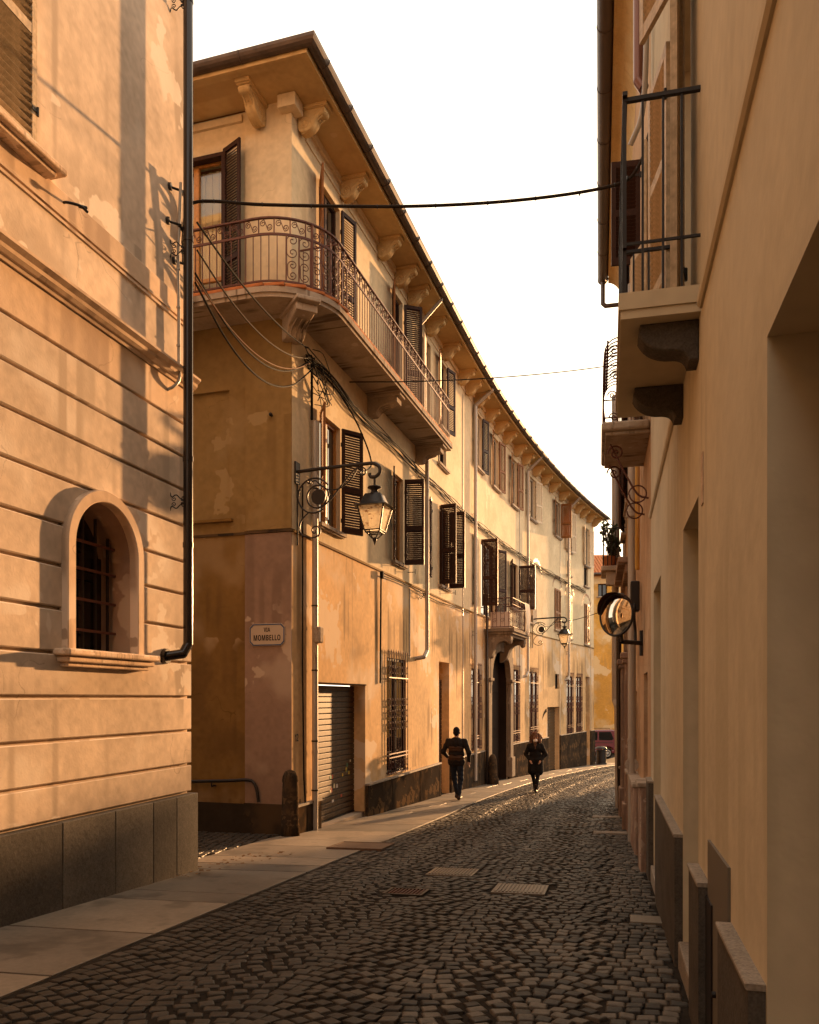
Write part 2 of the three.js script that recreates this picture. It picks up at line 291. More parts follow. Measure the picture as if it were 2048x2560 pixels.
// plates
plates.forEach(([name, x, z, hw, hl, kind], i) => {
  const labels = ['barred iron drain grate sunk in the cobbles at the street centre', 'ribbed iron cover in the cobbles farther from the camera', 'ribbed iron cover beside pale cobbles, right of the drain grate', 'small plain iron cover in the cobbles against the right wall', 'pale stone plate in the far cobbles near the right-hand wall', 'pale stone plate in the cobbles nearer than its twin by the right wall'];
  const o = thing(name, labels[i], kind === 'stone' ? 'plate' : kind === 'grate' ? 'drain' : 'cover', W(x, gy(z) + .004, z), -DIR);
  o.rotation.x = -.06;
  if (kind === 'grate') {
    mesh('frame', M([bx(-hw, hw, -.05, .006, -hl, -hl + .03), bx(-hw, hw, -.05, .006, hl - .03, hl), bx(-hw, -hw + .03, -.05, .006, -hl + .03, hl - .03), bx(hw - .03, hw, -.05, .006, -hl + .03, hl - .03)]), mIron, o);
    for (let k = 0; k < 9; k++) mesh('bar', box(.014, .03, hl * 2 - .06, -hw + .05 + k * (hw * 2 - .1) / 8, -.012, 0), mRust, o);
    mesh('pit', bx(-hw + .03, hw - .03, -.06, -.05, -hl + .03, hl - .03), mDirt, o);
  } else if (kind === 'ribs') {
    mesh('plate', rb(hw * 2, .04, hl * 2, .004, 0, -.02, 0), mIronWorn(), o);
    for (let k = 0; k < 13; k++) mesh('rib', box(.02, .008, hl * 2 - .06, -hw + .04 + k * (hw * 2 - .08) / 12, .003, 0), mIronWorn(), o);
  } else mesh('plate', rb(hw * 2, .05, hl * 2, .005, 0, -.018, 0), kind === 'stone' ? mCap : mIronWorn(), o);
});
function mIronWorn() { return mIronWorn.m ??= std({ map: tex(256, (u, v) => mul([.15, .115, .085], .6 + .7 * fbm(u, v, 20, 4, 140))), roughness: .45, metalness: .4 }); }
{
  const c = [-.65, 10.95], o = single('cellar_hatch', M([slabGeo([[-.36, -.32], [.36, -.32], [.36, .32], [-.36, .32]], () => .012, .03), bx(-.38, .38, -.03, .018, -.345, -.325), bx(-.38, .38, -.03, .018, .325, .345), bx(-.38, -.362, -.03, .018, -.325, .325), bx(.362, .38, -.03, .018, -.325, .325)]), std({ map: tex(256, (u, v) => mul([.11, .06, .035], .55 + .8 * fbm(u, v, 24, 4, 150))), roughness: .6, metalness: .3 }), 'rusty flat metal hatch set in the pavement before the garage', 'hatch', W(c[0], gy(c[1]) + .008, c[1])); o.rotation.set(-.06, -DIR, 0);
}

{ // dry leaves and grit swept into the corner of the side street
  const g = []; for (let k = 0; k < 90; k++) { const z = rr(8.3, 10.4), x = (z < 8.85 ? xL(z) + rr(.02, .25) : xL(8.85) + (z - 8.85) * .45 + rr(-.25, .35)), l = rr(.015, .05); g.push(new THREE.PlaneGeometry(l, l * rr(.4, .9)).rotateX(-PI / 2 + rr(-.5, .5)).rotateY(rr(0, 6)).translate(x, gy(z) + .012, -z)); }
  const m = mesh('fallen_leaves', M(g), std({ color: C(.16, .09, .045), side: THREE.DoubleSide }), scene); m.userData = { label: 'dry leaves and grit scattered at the corner of the banded building', category: 'leaves', kind: 'stuff' };
}
// ---------- shared building parts ----------
const slatCache = {};
function shutter(parent, w, h, mat, pos, ry, o = {}) {           // hinge edge at x=0, leaf runs to +x; louvred, with frame and rails
  const st = .055, th = .035, mid = o.mid ?? [.42], sp = o.sp ?? .044;
  const rails = [0, ...mid, 1].map((f, i, a) => i === 0 ? [0, .09] : i === a.length - 1 ? [h - .07, h] : [h * f - .04, h * f + .04]);
  const m = mesh('shutter', uvm(M([bx(0, st, 0, h, -th / 2, th / 2), bx(w - st, w, 0, h, -th / 2, th / 2), rails.map(([a, b]) => bx(st, w - st, a, b, -th / 2 + .002, th / 2 - .002))]), .5), mat, parent, o.label);
  m.position.copy(pos); m.rotation.y = ry;
  const key = w.toFixed(2) + sp, tilt = o.tilt ?? .95, sg = slatCache[key + tilt] ??= uvm(box(w - 2 * st + .004, .007, .05).rotateX(tilt), .5), all = [];
  for (let k = 0; k + 1 < rails.length; k++) {
    const a = rails[k][1], b = rails[k + 1][0], n = Math.max(1, Math.floor((b - a) / sp));
    for (let i = 0; i < n; i++) {
      const y = a + (i + .5) * (b - a) / n;
      if (o.single) { const s = mesh('slat', sg, mat, m); s.position.set(w / 2, y, 0); } else all.push(sg.clone().translate(w / 2, y, 0));
    }
  }
  if (all.length) { const s = mesh('slats', M(all), mat, m); s.userData.kind = 'stuff'; }
  if (o.hinges !== 0) for (const f of [.12, .85]) mesh('hinge', M([cyl(.011, .011, .07, 6, 0, h * f, -th / 2 - .005), box(.06, .03, .006, .03, h * f, -th / 2 - .003)]), mIron, m);
  return m;
}
function sash(parent, w, h, pos, ry, mat, o = {}) {              // window: frame with panes set into it, x from 0 to w
  const f = .06, n = o.leaves ?? 2, g = [bx(0, w, 0, f, -.03, .03), bx(0, w, h - f, h, -.03, .03), bx(0, f, f, h - f, -.03, .03), bx(w - f, w, f, h - f, -.03, .03)];
  for (let i = 1; i < n; i++) g.push(bx(w * i / n - .045, w * i / n + .045, f, h - f, -.028, .034));
  for (const y of o.bars ?? []) for (let i = 0; i < n; i++) g.push(bx(i ? w * i / n + .045 : f, i + 1 < n ? w * (i + 1) / n - .045 : w - f, y - .03, y + .03, -.026, .028));
  const m = mesh('window', uvm(M(g), .5), mat, parent); m.position.copy(pos); m.rotation.y = ry;
  const ys = [f, ...(o.bars ?? []), h - f];
  for (let i = 0; i < n; i++) for (let j = 0; j + 1 < ys.length; j++) mesh('pane', bx(i ? w * i / n + .044 : f, i + 1 < n ? w * (i + 1) / n - .044 : w - f, ys[j], ys[j + 1], -.008, -.002), o.glass ?? mGlass, m);
  return m;
}
function bracketOrn(k = 1) {                                     // scrolled iron pipe bracket, from wall (z=0) to z=.2
  const g = [];
  for (const s of [-1, 1]) {
    g.push(tube(spiral(.145, s * .035, .03, .008, s * -2.6, s * 1.3, 14).map(([x, y]) => [0, y, x]), .006, 16, 5), tube([[0, 0, .2], [0, s * .03, .12], [0, s * .075, .07], [0, s * .05, .02], [0, s * .1, 0]], .007, 16, 5), tube(spiral(.045, s * .03, .026, .008, s * 2, s * 1.2, 12).map(([x, y]) => [0, y, x]), .005, 12, 5));
  }
  return M(g).scale(k, k, k);
}
const ornGeo = bracketOrn(1);

// ---------- left building ----------
const aL = Math.atan2(1, .265), cosL = Math.hypot(1, .265);
const left = thing('rusticated_building', 'peach banded plaster building with arched barred window at the left', 'building', W(-2.39, 0, 8.85), aL);
{
  const X = z => (z - 8.85) * cosL, TOP = 11.8;                  // local x: 0 at the far corner, negative towards the camera
  const X0 = X(-24);
  const wc = X(7.345), win = { c: wc, ro: .56, ri: .455, ys: 2.91, y0: 2.0 };
  // core walls
  const core = new THREE.Shape(); core.moveTo(X0, -.5); core.lineTo(-.02, -.5); core.lineTo(-.02, 4.93); core.lineTo(X0, 4.93); core.closePath();
  const hole = new THREE.Path(); hole.moveTo(wc - win.ri - .02, win.y0); hole.lineTo(wc + win.ri + .02, win.y0); hole.lineTo(wc + win.ri + .02, win.ys); hole.absarc(wc, win.ys, win.ri + .02, 0, PI); hole.closePath(); core.holes.push(hole);
  mesh('wall', uvm(ext(core, .42, 0, 24).translate(0, 0, -.46), PT), mLeft, left);
  mesh('wall', uvm(M([bx(X0, 0, 4.93, TOP, -.46, 0), bx(-.46, -.02, -.5, TOP, -12, -.46), bx(X0, X0 + .4, -.5, TOP, -12, -.46)]), PT), mLeft, left);
  // rusticated bands
  const ys = [.575, .88, 1.245, 1.61, 1.98, 2.35, 2.715, 3.065, 3.45, 3.835, 4.19, 4.55];
  const half = y => { const R = (win.ro + win.ri) / 2; return y <= win.ys ? R : y < win.ys + R ? Math.sqrt(R * R - (y - win.ys) ** 2) : 0; };
  for (let i = 0; i + 1 < ys.length; i++) {
    const a = ys[i] + .014, b = ys[i + 1] - .014, hit = b > win.y0 && a < win.ys + win.ro - .05;
    const band = s => mesh('wall_band', uvm(ext(s, .05, .009).translate(0, 0, -.045), PT), mLeft, left);
    if (!hit) { for (const [u, v] of [[X0, -.002]]) band(shp([[u, a], [v, a], [v, b], [u, b]])); continue; }
    const aa = Math.max(a, win.y0 - .02), N = 8, L = [], R = [];
    for (let k = 0; k <= N; k++) { const y = lerp(aa, b, k / N); L.push([wc - half(y), y]); R.push([wc + half(y), y]); }
    if (half(b) === 0) { const yt = win.ys + (win.ro + win.ri) / 2, P = []; for (let k = 0; k <= 10; k++) { const y = lerp(aa, yt, k / 10); P.push([wc - half(y), y]); } const Q = P.slice(0, -1).reverse().map(([x, y]) => [2 * wc - x, y]); band(shp([[X0, a], ...(half(aa) ? P : []), ...Q, [-.002, a], [-.002, b], [X0, b]])); continue; }
    band(shp([[X0, a], ...(aa > a ? [[wc - half(aa), a]] : []), ...L, [X0, b]]));
    band(shp([[-.002, a], [-.002, b], ...R.slice().reverse(), ...(aa > a ? [[wc + half(aa), a]] : [])]));
  }
  // smooth frieze above the bands, cornice, string courses
  mesh('frieze', uvm(ext(shp([[X0, 4.565], [-.002, 4.565], [-.002, 4.93], [X0, 4.93]]), .04, .006).translate(0, 0, -.04), PT), mLeftPale, left);
  const prof = (pts, m, nm) => mesh(nm, uvm(ext(shp(pts), -X0 - .002).rotateY(-PI / 2).translate(-.002, 0, 0).scale(1, 1, 1), PT), m, left);
  // profile x = outward distance, extruded along the wall
  prof([[-.02, 4.93], [.02, 4.93], [.03, 4.96], [.05, 4.965], [.075, 4.99], [.08, 5.02], [.12, 5.05], [.12, 5.075], [.05, 5.085], [.05, 5.1], [-.02, 5.11]].map(([a, b]) => [a, b]), mLeftPale, 'cornice');
  prof([[-.02, 5.60], [.016, 5.60], [.016, 5.625], [.004, 5.63], [.004, 5.64], [.022, 5.645], [.022, 5.67], [.012, 5.68], [.012, 5.865], [.004, 5.875], [-.02, 5.875]], mLeftPale, 'string_course');
  // granite plinth slabs
  const cuts = [X0, X(-16), X(-9), X(-3), X(2.2), X(4.1), X(5.15), X(6.05), X(6.75), X(7.45), X(8.05), X(8.47), .045];
  for (let i = 0; i + 1 < cuts.length; i++) mesh('plinth_slab', uvm(ext(shp([[cuts[i] + .003, -.6], [cuts[i + 1] - .003, -.6], [cuts[i + 1] - .003, .56], [cuts[i] + .003, .56]]), .12, .006).translate(0, 0, -.06), 1.3), i % 3 === 1 ? mGraniteDark : mGranite, left);
  mesh('plinth_return', uvm(bx(-.2, .042, -.6, .558, -6, -.062), 1.3), mGranite, left);
  // arched window
  const fr = new THREE.Shape(); fr.moveTo(wc - win.ro, win.y0); fr.lineTo(wc - win.ro, win.ys); fr.absarc(wc, win.ys, win.ro, PI, 0, true); fr.lineTo(wc + win.ro, win.y0); fr.lineTo(wc + win.ri, win.y0); fr.lineTo(wc + win.ri, win.ys); fr.absarc(wc, win.ys, win.ri, 0, PI, false); fr.lineTo(wc - win.ri, win.y0); fr.closePath();
  mesh('window_surround', uvm(ext(fr, .10, .008, 24).translate(0, 0, -.03), PT), mLeftPale, left);
  const rev = new THREE.Shape(); const inn = win.ri + .01; rev.moveTo(wc - inn - .04, win.y0 - .02); rev.lineTo(wc - inn - .04, win.ys); rev.absarc(wc, win.ys, inn + .04, PI, 0, true); rev.lineTo(wc + inn + .04, win.y0 - .02); rev.lineTo(wc + inn, win.y0 - .02); rev.lineTo(wc + inn, win.ys); rev.absarc(wc, win.ys, inn, 0, PI, false); rev.lineTo(wc - inn, win.y0 - .02); rev.closePath();
  mesh('reveal', uvm(ext(rev, .42, 0, 24).translate(0, 0, -.45), PT), mMauve, left);
  const gl = new THREE.Shape(); gl.moveTo(wc - inn, win.y0); gl.lineTo(wc + inn, win.y0); gl.lineTo(wc + inn, win.ys); gl.absarc(wc, win.ys, inn, 0, PI); gl.closePath();
  const wn = mesh('window', uvm(M([bx(wc - inn, wc - inn + .07, 2.0, 2.95, -.40, -.35), bx(wc + inn - .07, wc + inn, 2.0, 2.95, -.40, -.35), bx(wc - .04, wc + .04, 2.02, 3.34, -.40, -.345), bx(wc - inn + .07, wc - .04, 2.72, 2.79, -.40, -.35), bx(wc + .04, wc + inn - .07, 2.72, 2.79, -.40, -.35)]), .5), mDoorWood, left);
  mesh('pane', new THREE.ShapeGeometry(gl, 20).translate(0, 0, -.385), mGlass, wn);
  const gr = new THREE.Group(); gr.name = 'window_grille'; left.add(gr);
  for (let k = 0; k < 5; k++) { const x = wc - inn + (k + .5) * inn * 2 / 5, top = win.ys + Math.sqrt(Math.max(0, inn ** 2 - (x - wc) ** 2)) - .06; mesh('bar', bx(x - .011, x + .011, 2.03, top, -.225, -.203), mIron, gr); }
  for (const y of [2.22, 2.5, 2.78, 3.03]) mesh('bar', bx(wc - inn - .02, wc + inn + .02, y - .012, y + .012, -.203, -.185), mRust, gr);
  mesh('sill', uvm(M([rb(1.36, .06, .26, .02, wc + .02, 1.985, .03), rb(1.28, .05, .2, .018, wc + .02, 1.928, .02), rb(1.2, .04, .16, .012, wc + .02, 1.885, .0)]), 1), mLeftPale, left);
  // upper window with louvred shutter
  const sy = 5.97, sh = 2.6, xw = X(6.47);
  mesh('sill', uvm(M([rb(1.9, .06, .2, .02, xw - .72, sy - .06, .06), rb(1.8, .04, .14, .01, xw - .75, sy - .11, .04)]), 1), mLeftPale, left);
  for (let k = 0; k < 2; k++) shutter(left, .62, sh, mBeige, new V3(xw - k * 1.26, sy, .03), k ? 0 : PI, { single: true, mid: [.36, .72], sp: .058, tilt: .7 });
  for (let k = 0; k < 2; k++) mesh('pane', bx(xw - k * 1.26 - (k ? -.02 : .6), xw - k * 1.26 + (k ? .6 : -.02), sy + .03, sy + sh - .03, .001, .006), mGlass, left);
  mesh('wall_hook', M([tube([[X(6.82), 5.78, 0], [X(6.82), 5.775, .05], [X(6.9), 5.785, .11], [X(6.97), 5.77, .13]], .012, 12), bar([X(6.9), 5.785, .1], [X(6.96), 5.80, .125], .017)]), mIron, left);
  // downpipe at the far corner
  const px = -.36, pz = .17, R = .05;
  const pipe = mesh('downpipe', M([poly([[px, 12, pz], [px, 2.16, pz], [px - .07, 2.06, pz - .02], [px - .17, 2.03, pz - .15], [px - .18, 2.03, -.02]], R, 14), [4.1, 6.4, 8.9, 3.2].map(y => cyl(R + .006, R + .006, .05, 14, px, y, pz)), cyl(.075, .085, .05, 14).rotateX(PI / 2).translate(px - .18, 2.03, .02)]), mPipeDark, left);
  for (const y of [3.65, 6.29, 8.85]) { const b = mesh('bracket', ornGeo, mIron, pipe); b.position.set(px - .07, y, 0); b.rotation.y = .25; b.scale.setScalar(.95); }
  // conduit with curved foot beside the pipe
  mesh('conduit', M([tube([[-.37, 7.0, .09], [-.37, 6.2, .06], [-.36, 5.6, .06], [-.36, 5.15, .06], [-.38, 4.95, .08], [-.43, 4.85, .05], [-.48, 4.8, 0]], .017, 40, 7), [6.6, 6.1, 5.7, 5.3].map(y => cyl(.022, .022, .02, 8, -.365, y, .06))]), mPipeGrey, left);
  // roof
  mesh('eave', uvm(bx(X0, .25, TOP, TOP + .15, -12, .35), PT), mSoffit, left);
}

// ---------- main building (corner house with a gently curved front) ----------
const T0 = new THREE.Vector2(.305, 1).normalize();              // facade direction at the corner (x, depth)
const MC = [-1.819, 12.5];
const curve = (() => {
  const t = []; let s = 0, px = MC[0], pz = MC[1];
  for (let z = 12.5; z <= 46; z += .05) { const x = xF(z); s += Math.hypot(x - px, z - pz); px = x; pz = z; const dx = x - MC[0], dz = z - MC[1]; t.push([s, dx * T0.x + dz * T0.y, dx * T0.y - dz * T0.x]); }
  return t;
})();
function F(s, y, d = 0) {                                       // point at distance s along the front, height y, d out of the wall
  if (s <= 0) return new V3(s, y, d);
  let i = 1; while (i < curve.length - 1 && curve[i][0] < s) i++;
  const A = curve[i - 1], B = curve[i], k = (s - A[0]) / (B[0] - A[0]), L = Math.hypot(B[1] - A[1], B[2] - A[2]), ta = (B[1] - A[1]) / L, tb = (B[2] - A[2]) / L;
  return new V3(lerp(A[1], B[1], k) - tb * d, y, lerp(A[2], B[2], k) + ta * d);
}
const Fr = s => { const a = F(Math.max(s - .1, .01), 0), b = F(s + .1, 0); return Math.atan2(-(b.z - a.z), b.x - a.x); };
function cbox(s0, s1, y0, y1, d0, d1, T = PT, st = .6) {         // box that follows the curved front
  const n = s1 < 8.5 ? 1 : Math.max(1, Math.ceil((s1 - s0) / st)), g = new THREE.BufferGeometry(), pos = [], uv = [];
  const quad = (a, b, c, d, ua, ub) => { for (const [p, q] of [[a, 0], [b, 1], [c, 2], [a, 0], [c, 2], [d, 3]]) { pos.push(p.x, p.y, p.z); uv.push(...[ua[0], ub[0], ub[1], ua[1]][q]); } };
  for (let i = 0; i < n; i++) {
    const a = lerp(s0, s1, i / n), b = lerp(s0, s1, (i + 1) / n);
    const q = (p0, p1, p2, p3, u) => quad(p0, p1, p2, p3, [u[0], u[3]], [u[1], u[2]]);
    q(F(a, y0, d1), F(b, y0, d1), F(b, y1, d1), F(a, y1, d1), [[a / T, y0 / T], [b / T, y0 / T], [b / T, y1 / T], [a / T, y1 / T]]);
    q(F(a, y1, d1), F(b, y1, d1), F(b, y1, d0), F(a, y1, d0), [[a / T, d1 / T], [b / T, d1 / T], [b / T, d0 / T], [a / T, d0 / T]]);
    q(F(b, y0, d1), F(a, y0, d1), F(a, y0, d0), F(b, y0, d0), [[b / T, d1 / T], [a / T, d1 / T], [a / T, d0 / T], [b / T, d0 / T]]);
    q(F(b, y0, d0), F(a, y0, d0), F(a, y1, d0), F(b, y1, d0), [[b / T, y0 / T], [a / T, y0 / T], [a / T, y1 / T], [b / T, y1 / T]]);
    if (i === 0) q(F(a, y0, d0), F(a, y0, d1), F(a, y1, d1), F(a, y1, d0), [[d0 / T, y0 / T], [d1 / T, y0 / T], [d1 / T, y1 / T], [d0 / T, y1 / T]]);
    if (i === n - 1) q(F(b, y0, d1), F(b, y0, d0), F(b, y1, d0), F(b, y1, d1), [[d1 / T, y0 / T], [d0 / T, y0 / T], [d0 / T, y1 / T], [d1 / T, y1 / T]]);
  }
  g.setAttribute('position', new THREE.Float32BufferAttribute(pos, 3)); g.setAttribute('uv', new THREE.Float32BufferAttribute(uv, 2)); g.computeVertexNormals(); return g;
}
function frontWall(s0, s1, y0, y1, holes, depth = .32) {         // curved wall with openings and their reveals
  const ss = new Set([s0, s1]), yy = new Set([y0, y1]);
  for (let s = Math.ceil(s0 / .8) * .8; s < s1; s += .8) if (s > 8) ss.add(+s.toFixed(3));
  for (const h of holes) { for (const s of [h[0], h[1]]) if (s > s0 && s < s1) ss.add(s); for (const y of [h[2], h[3]]) if (y > y0 && y < y1) yy.add(y); }
  const S = [...ss].sort((a, b) => a - b), Y = [...yy].sort((a, b) => a - b), pos = [], uv = [];
  const q = (P, U) => { for (const k of [0, 1, 2, 0, 2, 3]) { pos.push(P[k].x, P[k].y, P[k].z); uv.push(U[k][0] / PT, U[k][1] / PT); } };
  const open = (s, y) => holes.some(h => s > h[0] && s < h[1] && y > h[2] && y < h[3]);
  for (let i = 0; i + 1 < S.length; i++) for (let j = 0; j + 1 < Y.length; j++) {
    const [a, b, c, d] = [S[i], S[i + 1], Y[j], Y[j + 1]]; if (open((a + b) / 2, (c + d) / 2)) continue;
    q([F(a, c), F(b, c), F(b, d), F(a, d)], [[a, c], [b, c], [b, d], [a, d]]);
  }
  for (const [a, b, c, d] of holes) {
    const cc = Math.max(c, y0), dd = Math.min(d, y1); if (cc >= dd || a >= s1 || b <= s0) continue;
    q([F(a, cc, 0), F(a, cc, -depth), F(a, dd, -depth), F(a, dd, 0)].reverse(), [[a, dd], [a - depth, dd], [a - depth, cc], [a, cc]]);
    q([F(b, cc, -depth), F(b, cc, 0), F(b, dd, 0), F(b, dd, -depth)].reverse(), [[b, dd], [b + depth, dd], [b + depth, cc], [b, cc]]);
    if (d <= y1) q([F(a, d, 0), F(b, d, 0), F(b, d, -depth), F(a, d, -depth)].reverse(), [[a, d - depth], [b, d - depth], [b, d], [a, d]]);
    if (c >= y0) q([F(a, c, -depth), F(b, c, -depth), F(b, c, 0), F(a, c, 0)].reverse(), [[a, c], [b, c], [b, c + depth], [a, c + depth]]);
  }
  const g = new THREE.BufferGeometry(); g.setAttribute('position', new THREE.Float32BufferAttribute(pos, 3)); g.setAttribute('uv', new THREE.Float32BufferAttribute(uv, 2)); g.computeVertexNormals(); return g;
}
const main = thing('corner_house', 'long cream and ochre house with wraparound iron balcony and scrolled eave corbels', 'building', W(MC[0], 0, MC[1]), Math.atan2(T0.y, T0.x));
const END = 31.9, BELT = 4.2, EAVE = 10.86;
{
  // openings [s0,s1,y0,y1]
  const U = [[13.0, 13.75, 8.75, 10.45], [15.1, 15.95, 8.68, 10.38], [17.75, 18.6, 8.66, 10.38], [20.42, 21.45, 8.74, 10.4], [24.75, 25.65, 8.82, 10.38], [26.75, 27.6, 8.5, 10.4], [30.1, 30.95, 8.3, 10.2]];
  const D = [[1.04, 1.98, 7.74, 10.28], [4.94, 5.7, 7.74, 10.36], [7.5, 8.05, 7.74, 10.38], [8.92, 9.6, 8.7, 10.46]];
  const Fw = [[1.07, 2.0, 4.53, 6.4], [5.02, 5.75, 4.55, 6.45], [7.72, 8.0, 4.6, 6.55], [8.9, 9.8, 4.55, 6.62], [12.8, 13.15, 4.45, 6.6], [13.62, 15.45, 4.24, 6.62], [17.6, 18.75, 4.9, 6.55], [20.35, 20.9, 4.6, 6.5], [24.64, 25.6, 4.65, 6.45], [27.0, 27.6, 4.4, 6.43], [30.05, 30.93, 4.32, 6.34]];
  const mz = [[8.76, 9.6, 7.69, 8.35], [26.9, 27.53, 7.38, 8.05], [29.99, 30.79, 7.25, 8.2]];
  const G = [[1.02, 3.3, -2.5, 1.84], [4.6, 5.9, -.02, 2.45], [8.85, 9.92, -2.5, 2.55], [12.43, 13.5, .0, 2.5], [14.5, 17.1, -2.5, 3.2], [17.58, 18.85, -.05, 2.65], [20.5, 21.7, 0, 2.65], [24.75, 25.47, 2.01, 2.67], [23.44, 25.47, -2.5, 1.21], [26.8, 27.85, -.12, 2.63], [28.5, 29.5, -.11, 2.63], [30.34, 31.12, -2.5, 2.68]];
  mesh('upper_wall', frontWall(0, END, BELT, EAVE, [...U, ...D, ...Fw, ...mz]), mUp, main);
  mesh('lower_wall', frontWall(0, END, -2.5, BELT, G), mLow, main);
  // the end wall, back and party walls
  const e = F(END, 0), ew = Fr(END);
  mesh('gable_wall', uvm(M([bx(-.3, 0, -2.5, EAVE, -9, 0)]).rotateY(ew).translate(e.x, 0, e.z), PT), mUp, main);
  // side wall in the side street (x = 0 plane runs back along -z): openings cut with a shape
  const side = new THREE.Group(); side.name = 'side_front'; side.rotation.y = -PI / 2; main.add(side);   // local +x runs to the corner, +z faces the side street
  const sw = shp([[-9, -2.5], [-.8, -2.5], [-.8, EAVE], [-9, EAVE]]); sw.holes.push(rectHole(-2.35, -1.17, 7.74, 10.28));
  const up = shp([[-9, 7.55], [-.8, 7.55], [-.8, EAVE], [-9, EAVE]]); up.holes.push(rectHole(-2.35, -1.17, 7.74, 10.28)); const mi = shp([[-9, BELT], [-.8, BELT], [-.8, 7.55], [-9, 7.55]]); mi.holes.push(rectHole(-2.2, -1.1, 4.47, 6.5));
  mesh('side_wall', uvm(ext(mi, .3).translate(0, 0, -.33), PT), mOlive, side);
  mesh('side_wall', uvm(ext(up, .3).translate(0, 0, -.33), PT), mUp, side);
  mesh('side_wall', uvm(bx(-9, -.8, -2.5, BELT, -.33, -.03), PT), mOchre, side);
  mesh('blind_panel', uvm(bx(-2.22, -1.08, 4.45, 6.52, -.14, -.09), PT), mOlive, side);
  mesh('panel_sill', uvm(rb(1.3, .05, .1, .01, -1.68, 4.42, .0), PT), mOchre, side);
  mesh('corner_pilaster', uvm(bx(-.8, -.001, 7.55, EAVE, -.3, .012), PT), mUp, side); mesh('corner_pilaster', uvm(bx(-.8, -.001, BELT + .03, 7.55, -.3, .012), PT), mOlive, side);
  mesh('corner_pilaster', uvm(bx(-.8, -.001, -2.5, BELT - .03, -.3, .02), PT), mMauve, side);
  mesh('belt', uvm(M([bx(-9, -.8, BELT - .022, BELT + .018, -.06, -.008), bx(-.8, .02, BELT - .022, BELT + .018, -.06, .034)]), PT), mDado, side);
  mesh('dado', uvm(M([bx(-9, -.81, -2.5, -.07, -.06, .0), bx(-.81, -.001, -2.5, -.05, -.06, .04)]), PT), mDado, side);
  mesh('door_lintel', uvm(M([bx(-2.6, -.86, 10.7, 10.8, -.04, .02)]), PT), mUp, side);
  const dj = sash(side, 1.18, 2.54, new V3(-2.35, 7.74, -.16), 0, mOak, { leaves: 2, bars: [.62], glass: mPane });
  mesh('curtain', uvm(M(Array.from({ length: 18 }, (_, i) => bx(-2.3 + i * .062, -2.3 + (i + 1) * .062, 7.8, 10.2, -.30 + (i % 2) * .014, -.29 + (i % 2) * .014))), 1), std({ color: C(.55, .42, .27), roughness: .9 }), side);
  mesh('door_frame', uvm(M([bx(-2.35, -1.17, 10.22, 10.28, -.1, .02), bx(-1.22, -1.17, 7.74, 10.22, -.1, .02)]), .5), mBrown, side);
  shutter(side, .42, 2.56, mBrown, new V3(-1.17, 7.74, .03), PI + 2.72, { single: true, mid: [.30] });
  shutter(side, .42, 2.56, mBrown, new V3(-2.35, 7.74, .03), -2.8, { mid: [.30] });
  mesh('room_back', bx(-3, -.4, 7.2, 10.8, -1.5, -1.4), mDoorWood, side);
  // handrail by the side street
  mesh('handrail', M([tube([[-3.2, .2, .09], [-1.2, .29, .09], [-.72, .32, .09], [-.6, .27, .09], [-.55, .15, .09], [-.53, -.02, .085]], .026, 40, 8), bar([-1.35, .26, .09], [-1.35, .2, .09], .012), bar([-1.35, .2, .09], [-1.35, .2, -.03], .014)]), mIron, side);
  mesh('anchor_stub', M([bar([-.34, 6.0, 0], [-.33, 6.0, .07], .02), sph(.03, -.33, 6, .07)]), mIron, side);

  scene.updateMatrixWorld(true); for (const c of [...side.children]) main.attach(c);

  // belt, frieze line and dado along the front
  mesh('belt', M([cbox(.001, END, BELT - .022, BELT + .018, -.02, .022)]), mOchre, main);
  mesh('frieze_moulding', M([cbox(.5, END - .3, 10.42 + .12, 10.60, -.02, .02), cbox(0, END, EAVE - .12, EAVE, -.02, .05)]), mUp, main);
  const dadoRuns = [[0.02, 1.0], [3.3, 8.83], [9.94, 13.9], [17.2, 23.4], [25.5, 30.3], [31.14, END]];
  for (const [a, b] of dadoRuns) { let s = a; while (s < b - .05) { const n = b - s < 1.6 ? b : Math.min(s + rr(1.1, 2.4), b); mesh('dado_panel', cbox(s, n - .004, -2.5, -.1 + rr(-.012, .012), -.02, .055 + rr(0, .02), 2.2), mDado, main); s = n; } }
  for (const [a, b] of dadoRuns) mesh('dado_cap', cbox(a, b, -.10, -.065, -.02, .085), mCap, main);

  // eaves: soffit, fascia, gutter, corbels, roof
  const o = .56;
  const eav = (b0, b1, y0, y1) => M([cbox(-b1 + .001, END + .3, y0, y1, b0, b1), bx(-b1, -b0, y0, y1, -9, b0 - .001)]);
  mesh('soffit', M([cbox(0, END + .3, EAVE, EAVE + .06, -.3, o), uvm(bx(-o - .2, 0, EAVE, EAVE + .06, -9, o), PT)]), mSoffit, main);
  mesh('fascia', M([cbox(-o - .2, END + .3, EAVE - .03, EAVE + .13, o, o + .05), uvm(bx(-o - .25, -o - .2, EAVE - .03, EAVE + .13, -9, o + .05), PT)]), mSoffit, main);
  const gp = []; for (let s = -.86; s < END + .3; s += s < 8 ? 2.2 : .9) gp.push(F(s, EAVE + .12, o + .13)); gp.push(F(END + .3, EAVE + .12, o + .13));
